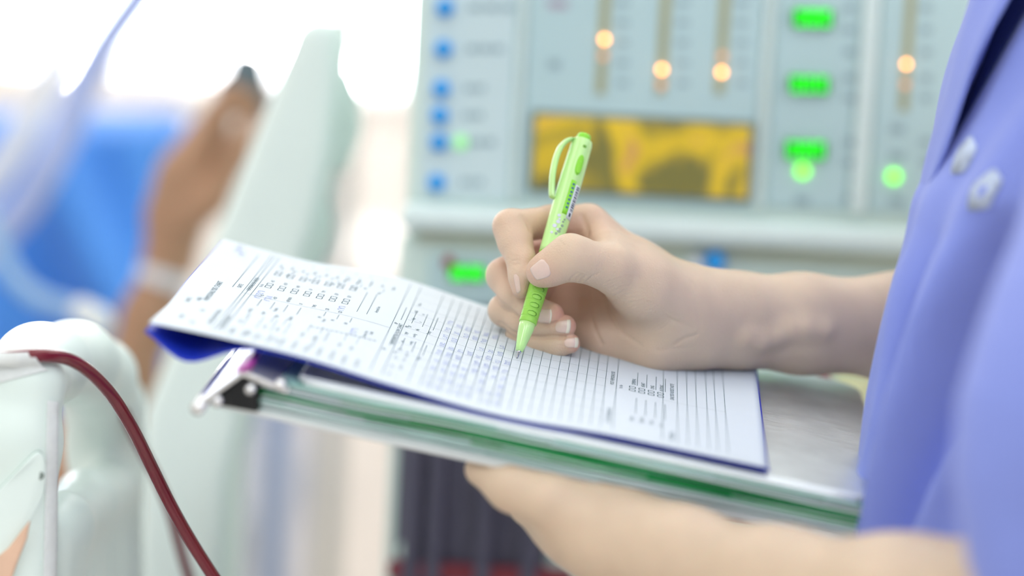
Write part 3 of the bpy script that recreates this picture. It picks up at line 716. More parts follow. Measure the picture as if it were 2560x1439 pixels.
# clip at the spine
def bar(name, p, q, half, th, m, parent, bev=0.0006):
    """flat bar from p to q, running 'half' wide along BB from its near edge, th thick"""
    p, q = np.asarray(p), np.asarray(q); d = nrm(q - p); nn = nrm(np.cross(d, BB))
    if nn @ BN < 0: nn = -nn
    poly = [p - nn * th / 2, q - nn * th / 2, q + nn * th / 2, p + nn * th / 2]
    return prism(name, poly, BB * half, m, parent, bev=bev)
hinge = FP(-0.010, 0.0325, -0.0215); apex = FP(-0.010, 0.0500, -0.0015); foot = FP(-0.006, 0.0720, -0.0075)
lv = bar('clip_lever', hinge, apex, 0.150, 0.0022, m_chrome, fold)
bar('clip_jaw', apex - BN * 0.0006, foot, 0.150, 0.0026, m_chrome, fold)
tube('hinge_rod', [hinge - BB * 0.004 - BN * 0.001, hinge + BB * 0.16 - BN * 0.001], 0.0034, m_chrome, fold, smooth_n=1, n=20)
tube('hinge_rod', [FP(-0.009, 0.0400, -0.0190), FP(0.15, 0.0400, -0.0190)], 0.0026, m_chrome, fold, smooth_n=1, n=20)
tube('hinge_rod', [FP(-0.010, 0.0545, -0.0095), FP(0.15, 0.0545, -0.0095)], 0.0022, m_chrome, fold, smooth_n=1, n=20)
prism('clip_core', [FP(-0.006, 0.039, -0.0215), FP(-0.006, 0.0600, -0.0208), FP(-0.006, 0.0575, -0.0085), FP(-0.006, 0.0500, -0.0040), FP(-0.006, 0.041, -0.0150)], BB * 0.15, m_black, fold, bev=0.001)
prism('magenta_tab', [FP(-0.0105, 0.0455, -0.0018), FP(-0.0105, 0.0505, 0.0028), FP(-0.0105, 0.0535, 0.0022), FP(-0.0105, 0.0490, -0.0020)], BB * 0.03, mat('magenta_plastic', (176, 60, 160), 0.4), fold, bev=0.0005)
tube('clip_rivet', [apex + (foot - apex) * 0.8 + BN * 0.0012 - BB * 0.001, apex + (foot - apex) * 0.8 + BN * 0.0012 + BB * 0.006], 0.0028, m_chrome, fold, smooth_n=1, n=16)

# blue backing sheet under the form
def bs(x, y):
    u = -0.0012 + (SHORT + 0.0005) * x; v = -0.001 + (LONG + 0.0022) * y
    d = -0.0009 - 0.0004 * (1 - x)
    s = v / LONG
    d -= 0.0135 * math.exp(-((s - 0.07) / 0.06) ** 2) * max(0, 1 - x / 0.55) ** 1.3    # the near left corner curls down beside the clip
    return S(min(max(u, 0), SHORT), min(max(v, 0), LONG), d) + BB * (u - min(max(u, 0), SHORT)) + BA * (v - min(max(v, 0), LONG))
grid('blue_sheet', bs, 30, 70, m_bluep, None, thick=-BN * 0.0002, label='blue backing sheet under the printed form, corner curling down by the clip', cat='paper')

# printed form
form = thing('printed_form', S(0.1, 0.15), 'white printed treatment form with ruled rows and handwritten figures under the pen', 'paper')
grid('sheet', lambda x, y: S(SHORT * x, LONG * y), 48, 96, m_paper, form, thick=-BN * 0.0002)

IV, IF = {'k': [], 'b': []}, {'k': [], 'b': []}
def ribbon(pts, w, ink='k', h=0.00012):
    V, F = IV[ink], IF[ink]; n0 = len(V)
    pts = [np.array(p, float) for p in pts]
    for i, p in enumerate(pts):
        d = nrm(pts[min(i + 1, len(pts) - 1)] - pts[max(i - 1, 0)] + 1e-12); q = np.array([-d[1], d[0]]) * w / 2
        for s in (1, -1): V.append(S(p[0] + q[0] * s, p[1] + q[1] * s, h))
    for i in range(len(pts) - 1): F.append((n0 + 2*i, n0 + 2*i + 1, n0 + 2*i + 3, n0 + 2*i + 2))
def line(u0, v0, u1, v1, w=0.00025, n=None):
    n = n or max(2, int(math.hypot(u1 - u0, v1 - v0) / 0.004) + 1)
    ribbon([(u0 + (u1 - u0) * i / (n - 1), v0 + (v1 - v0) * i / (n - 1)) for i in range(n)], w)
def rect(u, v, du, dv, w=0.0003):
    line(u, v, u + du, v, w); line(u + du, v, u + du, v + dv, w); line(u, v + dv, u + du, v + dv, w); line(u, v, u, v + dv, w)
TEXTS = []
def text(s, u, v, size=0.0026, align='LEFT', ink='k', sx=1.0): TEXTS.append((s, u, v, size, align, ink, sx))
def flush_text():
    obs = []
    for (s, u, v, size, align, ink, sx) in TEXTS:
        if not s.strip(): continue
        cu = bpy.data.curves.new('t', 'FONT'); cu.body = s; cu.size = size; cu.align_x = align; cu.resolution_u = 2
        ob = bpy.data.objects.new('t', cu); COL.objects.link(ob); obs.append((ob, cu, u, v, ink, sx))
    dg = bpy.context.evaluated_depsgraph_get()
    for ob, cu, u, v, ink, sx in obs:
        me = ob.evaluated_get(dg).to_mesh(); V, F = IV[ink], IF[ink]; n0 = len(V)
        for q in me.vertices: V.append(S(u + q.co.x * sx, v - q.co.y, 0.00012))
        for q in me.polygons: F.append(tuple(n0 + i for i in q.vertices))
    for ob, cu, *_ in obs: bpy.data.objects.remove(ob); bpy.data.curves.remove(cu)
def textp(s, px, py, size=0.0026, align='LEFT', ink='k', sx=1.0):
    u, v = uv(px, py); text(s, u, v, size, align, ink, sx)
U0, U1 = 0.010, SHORT - 0.008
vv = lambda px, py: uv(px, py)[1]
# heading block
for px, py, u0, u1, w in ((607, 727, U0, U1, .0003), (613, 733, U0, U1, .0003), (633, 727, U0, U1, .0003), (977, 813, U0, U1, .0003), (1003, 825, U0, U1, .0003)):
    line(u0, vv(px, py), u1, vv(px, py), w)
line(uv(580, 717)[0], vv(580, 717), uv(632, 645)[0] + 0.01, vv(580, 717), .0003)
text('HEMODIALYSIS CHART', 0.062, vv(545, 720), 0.0040)
text('NAME', 0.020, vv(470, 780), .0034); text('DATE', 0.055, vv(480, 745), .0034)
text('HEMODIALYSIS NO.', 0.020, vv(560, 770), .0034); text('AGE', 0.060, vv(505, 745), .0034)
text('HN', 0.014, vv(500, 790), .0034); text('DX', 0.040, vv(500, 790), .0034)
text('DATE', 0.100, vv(605, 715), .0032)
text('HEMODIALYSIS ORDER', 0.098, vv(629, 720), .0030); text('PRE HEMODIALYSIS', 0.016, vv(629, 727), .0030)
mu = uv(620, 735)[0]
vA, vB = vv(633, 727), vv(977, 813)
line(mu, vv(607, 727), mu, vB, .00022)
words_l = ['BW', 'DRY WT', 'BP', 'PULSE', 'TEMP', 'RESP', 'EDEMA', 'CHEST', 'ACCESS', 'HCT']
v = vA + 0.006; i = 0
while v < vB - 0.04:
    text(words_l[i % 10], 0.014, v, .0026); line(0.030, v + .0006, 0.054, v + .0006); text(words_l[(i + 3) % 10], 0.058, v, .0026); line(0.072, v + .0006, mu - .004, v + .0006, .0003)
    v += 0.0068; i += 1
words_r = ['HD', 'HDF', 'HEPARIN', 'UF', 'TIME', 'QB', 'QD']
v = vA + 0.0062
for w_ in words_r:
    text(w_, mu + .002, v, .0026)
    for q in range(2): rect(mu + .022 + .0058 * q, v - .0026, .0042, .0030, .00042)
    text(w_[:3], mu + .036, v, .0026)
    for q in range(2): rect(mu + .052 + .0058 * q, v - .0026, .0042, .0030, .00042)
    text('No', mu + .068, v, .0026)
    v += 0.0068
text('Yes No', mu + .02, vA + .0002 + .0022, .0022)
for q in range(6): text('xxxxxx'.replace('x', '-'), mu + .086, vA + .02 + q * .008, .0026)
for q in range(2): line(mu + .012, v + q * .0052, mu + .055, v + q * .0052, .0003)
v += 0.022
text('Venous line', mu - .030, v - .012, .0026); text('Arterial line', mu + .020, v - .012, .0026)
for q in range(4):
    text(['BP', 'PR', 'Wt', 'Temp'][q], mu - .040, v, .0026); line(mu - .030, v + .0006, mu - .010, v + .0006, .0003)
    text(['BP', 'PR', 'Wt', 'Temp'][q], mu + .010, v, .0026); line(mu + .020, v + .0006, mu + .046, v + .0006, .0003); v += .0058
for q in range(2): text('o o o o o o o o o', 0.020 + q * .016, vB - .030 + .004 * q, .0024)
near_w = ['Edema', 'Lungs', 'Heart', 'Access', 'Pulse', 'Fistula', 'Graft', 'Needle', 'Allergy']
v = vA + 0.0045; i = 0
while v < vB - 0.004:
    text(near_w[i % 9] + ' ' + near_w[(i + 4) % 9], 0.009, v, .0026)
    if i % 3 != 1: text(near_w[(i + 2) % 9], 0.034, v + .0006, .0026); line(0.046, v + .001, 0.060, v + .001, .00022)
    if i % 4 == 2: text(near_w[(i + 5) % 9], mu - .022, v, .0026)
    text(near_w[(i + 6) % 9][:5], SHORT - .030, v, .0026)
    if i % 2: text(near_w[(i + 1) % 9][:4], SHORT - .046, v, .0026); line(SHORT - .040, v + .001, SHORT - .032, v + .001, .00022)
    v += 0.0062; i += 1
for q in range(3):
    v = vB - .034 + q * .0068
    text(['BP', 'PR', 'RR'][q], mu - .016, v, .0026); line(mu - .011, v + .0006, mu - .002, v + .0006, .0003)
    text(['BP', 'PR', 'RR'][q], mu + .060, v, .0026); line(mu + .066, v + .0006, mu + .082, v + .0006, .0003)
for q in range(14): rect(mu - .036 + .0004 * q, vB - .036 + q * .0024, .0012, .0012, .0003)
# flow chart table
text('HEMODIALYSIS FLOW CHART', 0.064, vv(998, 830), .0030)
v1 = vv(1091, 853); dv = (vv(1351, 903) - v1) / 11.0; vE = vv(1517, 954)
line(U0, vv(1067, 837), U1, vv(1067, 837), .0003)
rows = []
v = v1
while v < vE + dv * 0.4: rows.append(v); line(U0, v, U1, v, .00028); v += dv
line(U0, vE + dv, U1, vE + dv, .0003)
for q, u in enumerate(np.linspace(0.026, 0.176, 11)): line(u, vv(1003, 825), u, vE, .00013)
heads = ['Time', 'BP', 'PR', 'QB', 'VP', 'TMP', 'UF', 'Hep', 'NSS', 'Note', '']
for q, u in enumerate(np.linspace(0.012, 0.162, 11)):
    text(heads[q], u + .001, vv(1022, 830), .0026); text(['hr', 'mmHg', '/min', 'ml', 'mmHg', 'mmHg', 'L', 'u', 'ml', '', ''][q], u + .001, vv(1040, 836), .0024)
rh = random.Random(11)
for r_i, v in enumerate(rows[1:9]):
    for q, u in enumerate(np.linspace(0.014, 0.132, 9)):
        if rh.random() < 0.12 or (r_i > 6 and q > 5): continue
        x = u + rh.uniform(.0005, .002)
        for g in range(rh.choice((2, 3, 3))):
            n = 9; a0 = rh.uniform(0, 6); ra, rb = rh.uniform(.0007, .0011), rh.uniform(.0011, .0016); turn = rh.choice((4.2, 5.6, 6.3)); dr = rh.uniform(-.0006, .0006)
            ribbon([(x + ra * math.cos(a0 + turn * t / n) + dr * t / n, v - .0017 + rb * math.sin(a0 + turn * t / n)) for t in range(n + 1)], .00024, 'b')
            x += .0027
for (px, py, n) in ((640, 745, 6), (665, 752, 4), (850, 775, 3), (880, 835, 4), (590, 630, 6), (600, 640, 4)):
    u, v = uv(px, py)
    for g in range(n):
        a0 = rh.uniform(0, 6)
        ribbon([(u + .0012 * math.cos(a0 + t * .7) + .0003 * t, v + .0016 * math.sin(a0 + t * .75)) for t in range(8)], .00026, 'b'); u += .003
# post treatment block
text('POST HEMODIALYSIS', 0.020, vE + dv * .72, .0028); text('POST HEMODIALYSIS', 0.092, vE + dv * .72, .0028)
vC = vv(1657, 954); line(U0, vC, U1, vC, .0003)
yu, yv = uv(1555, 972)
for blk, (bu, ws) in enumerate(((yu, ['CEREBRAL', 'HEART', 'LUNG', 'BLEEDING']), (yu + .062, ['CEREBRAL', 'HEART', 'LUNG', 'BLEEDING']), (yu - .056, ['Edema', 'Dyspnea', 'Cramp', 'Fever']))):
    if blk < 2: text('Yes No', bu, yv, .0024)
    for q, w_ in enumerate(ws):
        v = yv + .0066 + q * .0049
        if blk < 2:
            for z in range(2): rect(bu + .0056 * z, v - .0030, .0034, .0030, .00045)
            text(w_, bu + .0125, v, .0028); line(bu + .0125, v + .0009, bu + .040, v + .0009, .0003)
        else:
            text(w_, bu, v, .0028); line(bu + .014, v + .0009, bu + .044, v + .0009, .0003)
text("DIALYSIS NURSE'S NOTE", uv(1680, 1000)[0], vv(1684, 985), .0030); text('PHYSICIAN', .012, vv(1684, 985), .0030)
for px, py in ((1692, 962), (1716, 975), (1739, 982), (1765, 990), (1786, 993), (1811, 1009)): line(U0, vv(px, py), U1, vv(px, py), .00028)
line(uv(1657, 1000)[0], vC, uv(1811, 1030)[0], vv(1811, 1020), .00013)
flush_text()
mk('print', IV['k'], IF['k'], m_ink, form, smooth=False, fix=False, kind='stuff')
mk('handwriting', IV['b'], IF['b'], m_ink2, form, smooth=False, fix=False, kind='stuff')
# ------------------------------------------------------------------ pen
m_pen = mat('light_green_plastic', (196, 240, 158), 0.22, var=0.03, coat=0.5, sss=0.25, sss_rgb=(0.4, 1, 0.3))
m_pend = mat('green_rubber_grip', (152, 212, 84), 0.3, var=0.04, sss=0.15, sss_rgb=(0.4, 1, 0.3))
m_penb = mat('bright_green_plastic', (140, 222, 50), 0.3, var=0.03, coat=0.3)
m_steel = mat('steel_tip', (200, 202, 206), 0.2, metal=1.0, var=0.03)
m_silver = mat('silver_print', (216, 222, 236), 0.5, var=0.05)
m_label = mat('white_label', (224, 232, 236), 0.5, var=0.02)
m_barc = mat('barcode_black', (70, 84, 100), 0.6, var=0.05)
m_grey = mat('grey_print_pen', (150, 176, 150), 0.6, var=0.05)
_tu, _tv = uv(1291, 897)
PT = S(_tu, _tv, 0.0002)
PEN_TIP_D = float(w2c(PT)[2])
PTOP = P(1462, 336, PEN_TIP_D + 0.045)
PL = float(np.linalg.norm(PTOP - PT)); PA = nrm(PTOP - PT)
tocam = CAM_POS - (PT + PTOP) / 2; PC = nrm(tocam - PA * (tocam @ PA))          # side facing the viewer
PR = np.cross(PA, PC)
if (w2c(PT + PR)[0] < w2c(PT)[0]): PR = -PR                                       # towards the right of the picture
pen = thing('ballpoint_pen', PT, 'light green retractable ballpoint pen writing on the form', 'pen')
def pp(t, ang, r): return PT + PA * t + r * (math.cos(ang) * PC + math.sin(ang) * PR)
mm = 0.001
lathe('tip', [(0, .0003), (.0005, .0005), (.0010, .0006), (.0028, .0009), (.0032, .0012), (.006, .0013)], PT, PA, m_steel, pen, n=20)
lathe('nose_cone', [(.0042, .0016), (.0044, .0020), (.007, .0025), (.012, .0034), (.017, .0041), (PL*.152, .0044)], PT, PA, m_pen, pen, n=40)
g0, g1 = PL * .150, PL * .46
def rg(t): return float(np.interp(t, [g0, g0 + .0006, g0 + .006, g0 + .02, g1 - .002, g1], [.0043, .0047, .0047, .0050, .0053, .0052]))
lathe('grip', [(t, rg(t) - 0.00022 * max(0, 1 - abs(((t / PL - .205) % .035) - .004) / .004)) for t in np.linspace(g0, g1, 160)], PT, PA, m_pend, pen, n=48)
def wrap_patch(name, t0, t1, a0, a1, rf, m, parent=pen, h=0.0003, nt=8, na=10, shape=None, **k):
    """thin patch following the barrel; shape(x, y) in [-1,1]^2 -> keep"""
    V = []; F = []
    for lay in (0, 1):
        for i in range(nt + 1):
            for j in range(na + 1):
                x, y = i / nt * 2 - 1, j / na * 2 - 1
                if shape == 'oval':
                    q = math.sqrt(max(0, 1 - (abs(x) ** 2.6))) if abs(x) < 1 else 0; y = y * max(q, 0.02)
                t = (t0 + t1) / 2 + (t1 - t0) / 2 * x; a = (a0 + a1) / 2 + (a1 - a0) / 2 * y
                edge = 1 - 0.0 * lay
                V.append(pp(t, a, rf(t) + (h if lay else -0.0004)))
    w = na + 1; n0 = (nt + 1) * w
    for i in range(nt):
        for j in range(na):
            F.append((i*w+j, i*w+j+1, (i+1)*w+j+1, (i+1)*w+j)); F.append((n0+i*w+j, n0+(i+1)*w+j, n0+(i+1)*w+j+1, n0+i*w+j+1))
    ring = [i*w for i in range(nt+1)] + [nt*w+j for j in range(1, na+1)] + [i*w+na for i in range(nt-1, -1, -1)] + [j for j in range(na-1, 0, -1)]
    for a, b in zip(ring, ring[1:] + ring[:1]): F.append((a, b, n0+b, n0+a))
    return mk(name, V, F, m, parent, **k)
for f in (.187, .222, .257, .292, .327, .362):
    t = PL * f
    wrap_patch('grip_groove', t - .0013, t + .0015, -0.40, 0.72, rg, mat('groove_green', (104, 168, 46), 0.5), h=0.00010, shape='oval')
    wrap_patch('grip_pad', t - .0013, t + .0008, -0.36, 0.58, rg, m_pend, h=0.0005, shape='oval')
def rb(t): return float(np.interp(t / PL, [.46, .48, .6, .8, .95, .968, .972], [.0053, .0054, .0058, .0061, .0057, .0053, .0045]))
lathe('barrel', [(PL * f, rb(PL * f)) for f in list(np.linspace(.46, .95, 30)) + [.958, .964, .968, .971]], PT, PA, m_pen, pen, n=48)
lathe('push_button', [(PL*.965, .0037), (PL*.975, .0038), (PL*.990, .0037), (PL*.997, .0033), (PL, .0023)], PT, PA, m_penb, pen, n=32)
wrap_patch('side_window', PL*.800, PL*.893, 0.02, 0.66, rb, m_penb, h=0.0002, shape='oval', nt=16)
wrap_patch('slider', PL*.806, PL*.862, 0.12, 0.56, rb, m_penb, h=0.0010, shape='oval', nt=14)
wrap_patch('barrel_hole', PL*.925, PL*.938, 0.14, 0.50, rb, mat('groove_green', (96, 160, 40)), h=0.0001, shape='oval')
wrap_patch('green_label', PL*.625, PL*.775, 0.05, 0.55, rb, m_penb, h=0.00012)
lb = wrap_patch('barcode_label', PL*.612, PL*.762, 0.55, 1.25, rb, m_label, h=0.00018)
rq = random.Random(3); t = PL * .648
while t < PL * .752:
    w = rq.choice((.0003, .0005, .0008)); wrap_patch('barcode_bar', t, t + w, 0.72, 1.12, rb, m_barc, lb, h=0.00024, nt=1, na=5); t += w + rq.choice((.0004, .0007))
wrap_patch('barcode_bar', PL*.624, PL*.640, 0.75, 1.0, rb, m_barc, lb, h=0.00024, nt=2, na=4)
for q in range(7): wrap_patch('printed_letter', PL*(.650 + q*.0172), PL*(.660 + q*.0172), 0.22, 0.46, rb, mat('blue_grey_print', (70, 120, 140), 0.5), h=0.00022, shape='oval', nt=6, na=6)
for (f, a, s, mm_) in ((.612, -.10, .0014, m_silver), (.598, .02, .0010, m_silver), (.585, -.02, .0017, m_silver), (.565, -.22, .0018, m_silver), (.553, .10, .0012, m_silver), (.535, -.32, .0012, m_silver), (.592, .42, .0009, m_grey), (.575, .46, .0012, m_grey), (.560, .36, .0010, m_grey), (.548, .30, .0014, m_grey), (.535, .12, .0012, m_grey), (.603, .5, .0008, m_grey)):
    fl = wrap_patch('printed_flower', PL*f - s * .6, PL*f + s * .6, a - s * .6 / .0052, a + s * .6 / .0052, rb, mm_, h=0.00016, shape='oval', nt=8, na=6)
# clip
CA = -1.30
ax_c = lambda t, off: PT + PA * t + (rb(min(t, PL * .965)) + off) * (math.cos(CA) * PC + math.sin(CA) * PR)
tang = -math.sin(CA) * PC + math.cos(CA) * PR
cp = catmull([ax_c(PL*.962, -.0012), ax_c(PL*.952, .0018), ax_c(PL*.915, .0046), ax_c(PL*.86, .0054), ax_c(PL*.79, .0046), ax_c(PL*.73, .0030), ax_c(PL*.695, .0016), ax_c(PL*.688, .0004)], 6)
outd = math.cos(CA) * PC + math.sin(CA) * PR
V = []; F = []
for i, c in enumerate(cp):
    w = np.interp(i / (len(cp) - 1), [0, .2, .7, .95, 1], [.0030, .0032, .0028, .0024, .0014]); hh = .0016
    for a in range(10):
        th = 2 * math.pi * a / 10; V.append(c + tang * w * math.cos(th) + outd * hh * math.sin(th))
n = 10
for i in range(len(cp) - 1):
    for j in range(n): F.append((i*n+j, i*n+(j+1) % n, (i+1)*n+(j+1) % n, (i+1)*n+j))
F.append(tuple(range(n))); F.append(tuple(range((len(cp)-1)*n, len(cp)*n)))
mk('pocket_clip', V, F, m_pen, pen)
# ------------------------------------------------------------------ nurse
def skin_mat(name, rgb, rgb2):
    m = mat(name, rgb, 0.37, var=0.05, scale=45, sss=0.2, sss_rgb=(1.0, 0.35, 0.2), bump=0.35, bscale=1100, spec=0.4)
    nt = m.node_tree; N = nt.nodes; L = nt.links; b = N['Principled BSDF']
    at = N.new('ShaderNodeAttribute'); at.attribute_name = 'flush'
    mx = N.new('ShaderNodeMix'); mx.data_type = 'RGBA'; mx.inputs[7].default_value = lin(rgb2)
    src = b.inputs['Base Color'].links[0].from_socket
    L.new(at.outputs['Fac'], mx.inputs[0]); L.new(src, mx.inputs[6]); L.new(mx.outputs[2], b.inputs['Base Color'])
    return m
m_skin = skin_mat('nurse_skin', (218, 195, 170), (216, 158, 138))
OFF = 18.0
hand = Body()
def H(*pts): return [(x, y, d + OFF, r) for x, y, d, r in pts]
palm = hand.group(14, 6)
# metacarpals towards the wrist
chain(palm, H((1470, 558, 1283, 9.3), (1600, 672, 1284, 12), (1740, 775, 1288, 16.5)))
chain(palm, H((1405, 625, 1296, 10.5), (1560, 720, 1296, 13), (1740, 785, 1292, 18)))
chain(palm, H((1390, 700, 1298, 10.5), (1560, 775, 1294, 13), (1740, 805, 1290, 17)))
chain(palm, H((1392, 792, 1288, 10), (1520, 838, 1280, 12), (1640, 852, 1274, 15), (1740, 830, 1280, 18)))
# wrist and forearm
chain(palm, H((1740, 772, 1284, 18.5), (1850, 778, 1290, 18.5), (2000, 785, 1300, 20), (2250, 800, 1318, 24), (2330, 804, 1326, 26)))
chain(palm, H((1740, 818, 1288, 17.5), (1850, 824, 1296, 17.5), (2000, 832, 1308, 19.5), (2250, 838, 1330, 24), (2330, 841, 1337, 26)))
thumb = hand.group(7, 9)
chain(thumb, H((1350, 681, 1233, 6.9), (1372, 671, 1231, 8.1), (1426, 642, 1230, 10.6), (1468, 655, 1233, 9.4), (1525, 668, 1240, 11.5), (1610, 720, 1254, 15.5), (1700, 785, 1272, 17)))
web = hand.group(12, 14)
chain(web, H((1490, 590, 1276, 7), (1530, 630, 1256, 8)))
chain(web, H((1530, 640, 1262, 9), (1585, 680, 1262, 12.5), (1680, 752, 1272, 16), (1750, 780, 1280, 17)))
index = hand.group(4, 5)
chain(index, H((1470, 556, 1283, 9.5), (1380, 555, 1273, 8.6), (1276, 566, 1258, 8.7), (1288, 605, 1254, 8.6), (1303, 650, 1249, 7.2), (1304, 690, 1246, 6.3), (1303, 722, 1244, 4.9)))
middle = hand.group(4, 0.35)
chain(middle, H((1405, 625, 1296, 10), (1325, 645, 1284, 8.6), (1258, 688, 1268, 8.6), (1285, 738, 1260, 7.9), (1325, 770, 1255, 7.2), (1380, 786, 1249, 6.3)))
ring = hand.group(4, 0.35)
chain(ring, H((1390, 700, 1298, 9.5), (1320, 735, 1284, 8.4), (1262, 775, 1268, 8.2), (1305, 806, 1260, 7.4), (1355, 815, 1256, 6.7), (1412, 815, 1249, 6.0)))
pinky = hand.group(4, 0.35)
chain(pinky, H((1392, 792, 1288, 9), (1345, 815, 1278, 7.6), (1302, 836, 1266, 7.2), (1350, 858, 1258, 6.9), (1390, 862, 1253, 6.2), (1425, 858, 1249, 5.3)))
def crease(pts, w=0.7, dep=0.5, d0=1200, d1=1340):
    q = list(hand.hits(pts, d0 + OFF, d1 + OFF, 240))
    if max(np.abs(np.diff(np.array(q)[:, 2]))) < 14: hand._late.append((q, w, dep))
hand._late = []
# thumb joint wrinkles, thenar lines, palm lines, index knuckle lines
for dx, dy in ((0, 0), (11, 3), (22, 6)): crease([(1428 + dx, 700 + dy), (1434 + dx, 690 + dy), (1443 + dx, 684 + dy)], 0.8, 0.7)
crease([(1468, 702), (1480, 690), (1496, 684)], 0.7, 0.5)
crease([(1400, 600), (1404, 608), (1410, 614)], 0.7, 0.3)
edge = catmull(np.array([(1492, 712), (1512, 728), (1530, 756), (1550, 786), (1575, 806), (1605, 822), (1640, 832)], float), 3)
for k_, (ex, ey) in enumerate(edge[1:]): crease([(ex + 6, ey - 6), (ex + 34, ey - 18 - k_ * .4), (ex + 66, ey - 26), (ex + 96, ey - 26 + k_)], 0.75, 0.22)
for k_ in range(7): crease([(1500 + 22 * k_, 628 + 14 * k_), (1508 + 22 * k_, 646 + 14 * k_), (1512 + 22 * k_, 668 + 14 * k_)], 0.8, 0.10)
crease([(1478, 725), (1476, 770), (1486, 820), (1504, 858)], 1.0, 0.7)
crease([(1516, 745), (1530, 790), (1560, 835), (1600, 862)], 1.1, 0.7)
crease([(1446, 745), (1446, 775)], 0.9, 0.5)
crease([(1274, 636), (1282, 641), (1292, 640)], 0.7, 0.35); crease([(1271, 646), (1281, 652), (1296, 650)], 0.7, 0.35); crease([(1273, 655), (1284, 662), (1298, 660)], 0.7, 0.3)
crease([(1306, 540), (1318, 556), (1326, 580)], 1.2, 0.7)
crease([(1455, 540), (1464, 562), (1470, 590)], 1.4, 0.8)
crease([(1728, 705), (1742, 760), (1752, 830)], 1.6, 0.25)
crease([(1690, 860), (1712, 845), (1740, 838)], 1.2, 0.5); crease([(1640, 875), (1690, 872), (1730, 868)], 1.0, 0.3)
vein = hand.group(3, 10)
_vp = [hand.hit(x, y, 1180 + OFF, 1400 + OFF) + np.array([0, 0, 1.9]) for x, y in ((1870, 842), (1905, 850), (1945, 838), (1975, 824), (2015, 820), (2060, 824))]
for a_, b_ in zip(_vp[:-1], _vp[1:]): vein.append((a_, b_, 1.7, 1.7))
crease([(1236, 736), (1258, 760), (1288, 785), (1325, 801), (1362, 810), (1388, 806)], 1.1, 0.9, 1180, 1340)
crease([(1250, 806), (1275, 824), (1310, 838), (1360, 843), (1410, 842)], 1.1, 0.9, 1180, 1340)
crease([(1266, 640), (1262, 655), (1272, 690), (1290, 735)], 0.9, 0.5, 1180, 1340)
for q in hand._late: hand.carve(*q)
HV, HF = hand.mesh(0.6)

left = Body()
lp = left.group(16, 8)
def HL(*p): return [(x, y, d, r) for x, y, d, r in p]
# supporting hand under the folder: thumb along the near side, palm and fingers below, forearm to the sleeve
chain(lp, HL((1540, 1345, 1150, 22), (1700, 1395, 1128, 22), (1950, 1470, 1090, 25), (2250, 1530, 1040, 31), (2560, 1560, 1000, 36), (2800, 1500, 985, 40)))
chain(lp, HL((1540, 1345, 1150, 22), (1450, 1295, 1165, 20), (1340, 1245, 1185, 15)))
chain(lp, HL((1540, 1335, 1175, 18), (1420, 1275, 1215, 15), (1330, 1225, 1235, 13)))
lt = left.group(8, 8)
chain(lt, HL((1470, 1300, 1150, 16), (1370, 1253, 1148, 12.5), (1280, 1217, 1152, 10.5), (1205, 1172, 1162, 8.5)))
for k_, (x, y, d) in enumerate(((1290, 1175, 1215), (1300, 1165, 1240), (1330, 1160, 1262), (1380, 1160, 1280))):
    g = left.group(5, 4)
    chain(g, HL((1400 + 12 * k_, 1230 - 8 * k_, 1215 + 12 * k_, 11), (x, y + 10, d, 9), (x - 60, y - 30, d + 20, 8), (x - 105, y - 62, d + 38, 6.5)))
LV, LF = left.mesh(2.0)

# trunk and upper arms inside the uniform
tr = Body(); tg = tr.group(60, 40)
chain(tg, [(3150, 1700, 1190, 85), (3150, 1200, 1190, 95), (3230, 600, 1190, 92), (3350, 0, 1190, 85)])
chain(tg, [(3150, 1700, 1110, 70), (3150, 1200, 1110, 80), (3230, 600, 1105, 80), (3350, 0, 1110, 70)])
chain(tg, [(3150, 1700, 1270, 70), (3150, 1200, 1270, 80), (3230, 600, 1275, 80), (3350, 0, 1270, 70)])
chain(tg, [(2800, 1500, 985, 38), (2780, 1150, 978, 38), (2915, 690, 988, 38), (3030, 430, 1008, 38), (3190, 110, 1060, 42), (3220, 60, 1120, 50)])
chain(tg, [(2300, 818, 1345, 24), (2560, 825, 1368, 32), (2800, 820, 1388, 35), (3000, 560, 1390, 42), (3160, 200, 1350, 50), (3200, 40, 1280, 60)])
chain(tg, [(3350, 0, 1190, 60), (3230, -320, 1190, 50), (3220, -420, 1190, 50)])
TV, TF = tr.mesh(8.0)

nurse = thing('person', (float(P(3150, 1700, 1.19)[0]), float(P(3150, 1700, 1.19)[1]), 0.0), 'person in lavender blue uniform writing with a green pen, holding a metal folder', 'person')
V = np.concatenate([HV, LV, TV]) / 1000.0; Fq = np.concatenate([HF, LF + len(HV), TF + len(HV) + len(LV)])
body = big_mesh('body', c2w(V), Fq, m_skin, nurse)
fl = np.zeros(len(V))
for (x, y, d, r, s) in ((1345, 690, 1226, 14, .45), (1397, 785, 1245, 9, .8), (1436, 812, 1243, 9, .8), (1449, 858, 1245, 8, .8), (1300, 735, 1240, 10, .4), (1350, 545, 1266, 22, .35), (1400, 690, 1280, 40, .5), (1460, 790, 1280, 35, .25), (1380, 640, 1275, 30, .8), (1250, 565, 1255, 12, .25), (1445, 585, 1270, 25, .4)):
    p = M3(x, y, d + OFF) / 1000.0
    fl = np.maximum(fl, s * np.exp(-((np.linalg.norm(V - p, axis=1) / (r / 1000.0)) ** 2)))
at = body.data.attributes.new('flush', 'FLOAT', 'POINT'); at.data.foreach_set('value', fl.astype(np.float32))
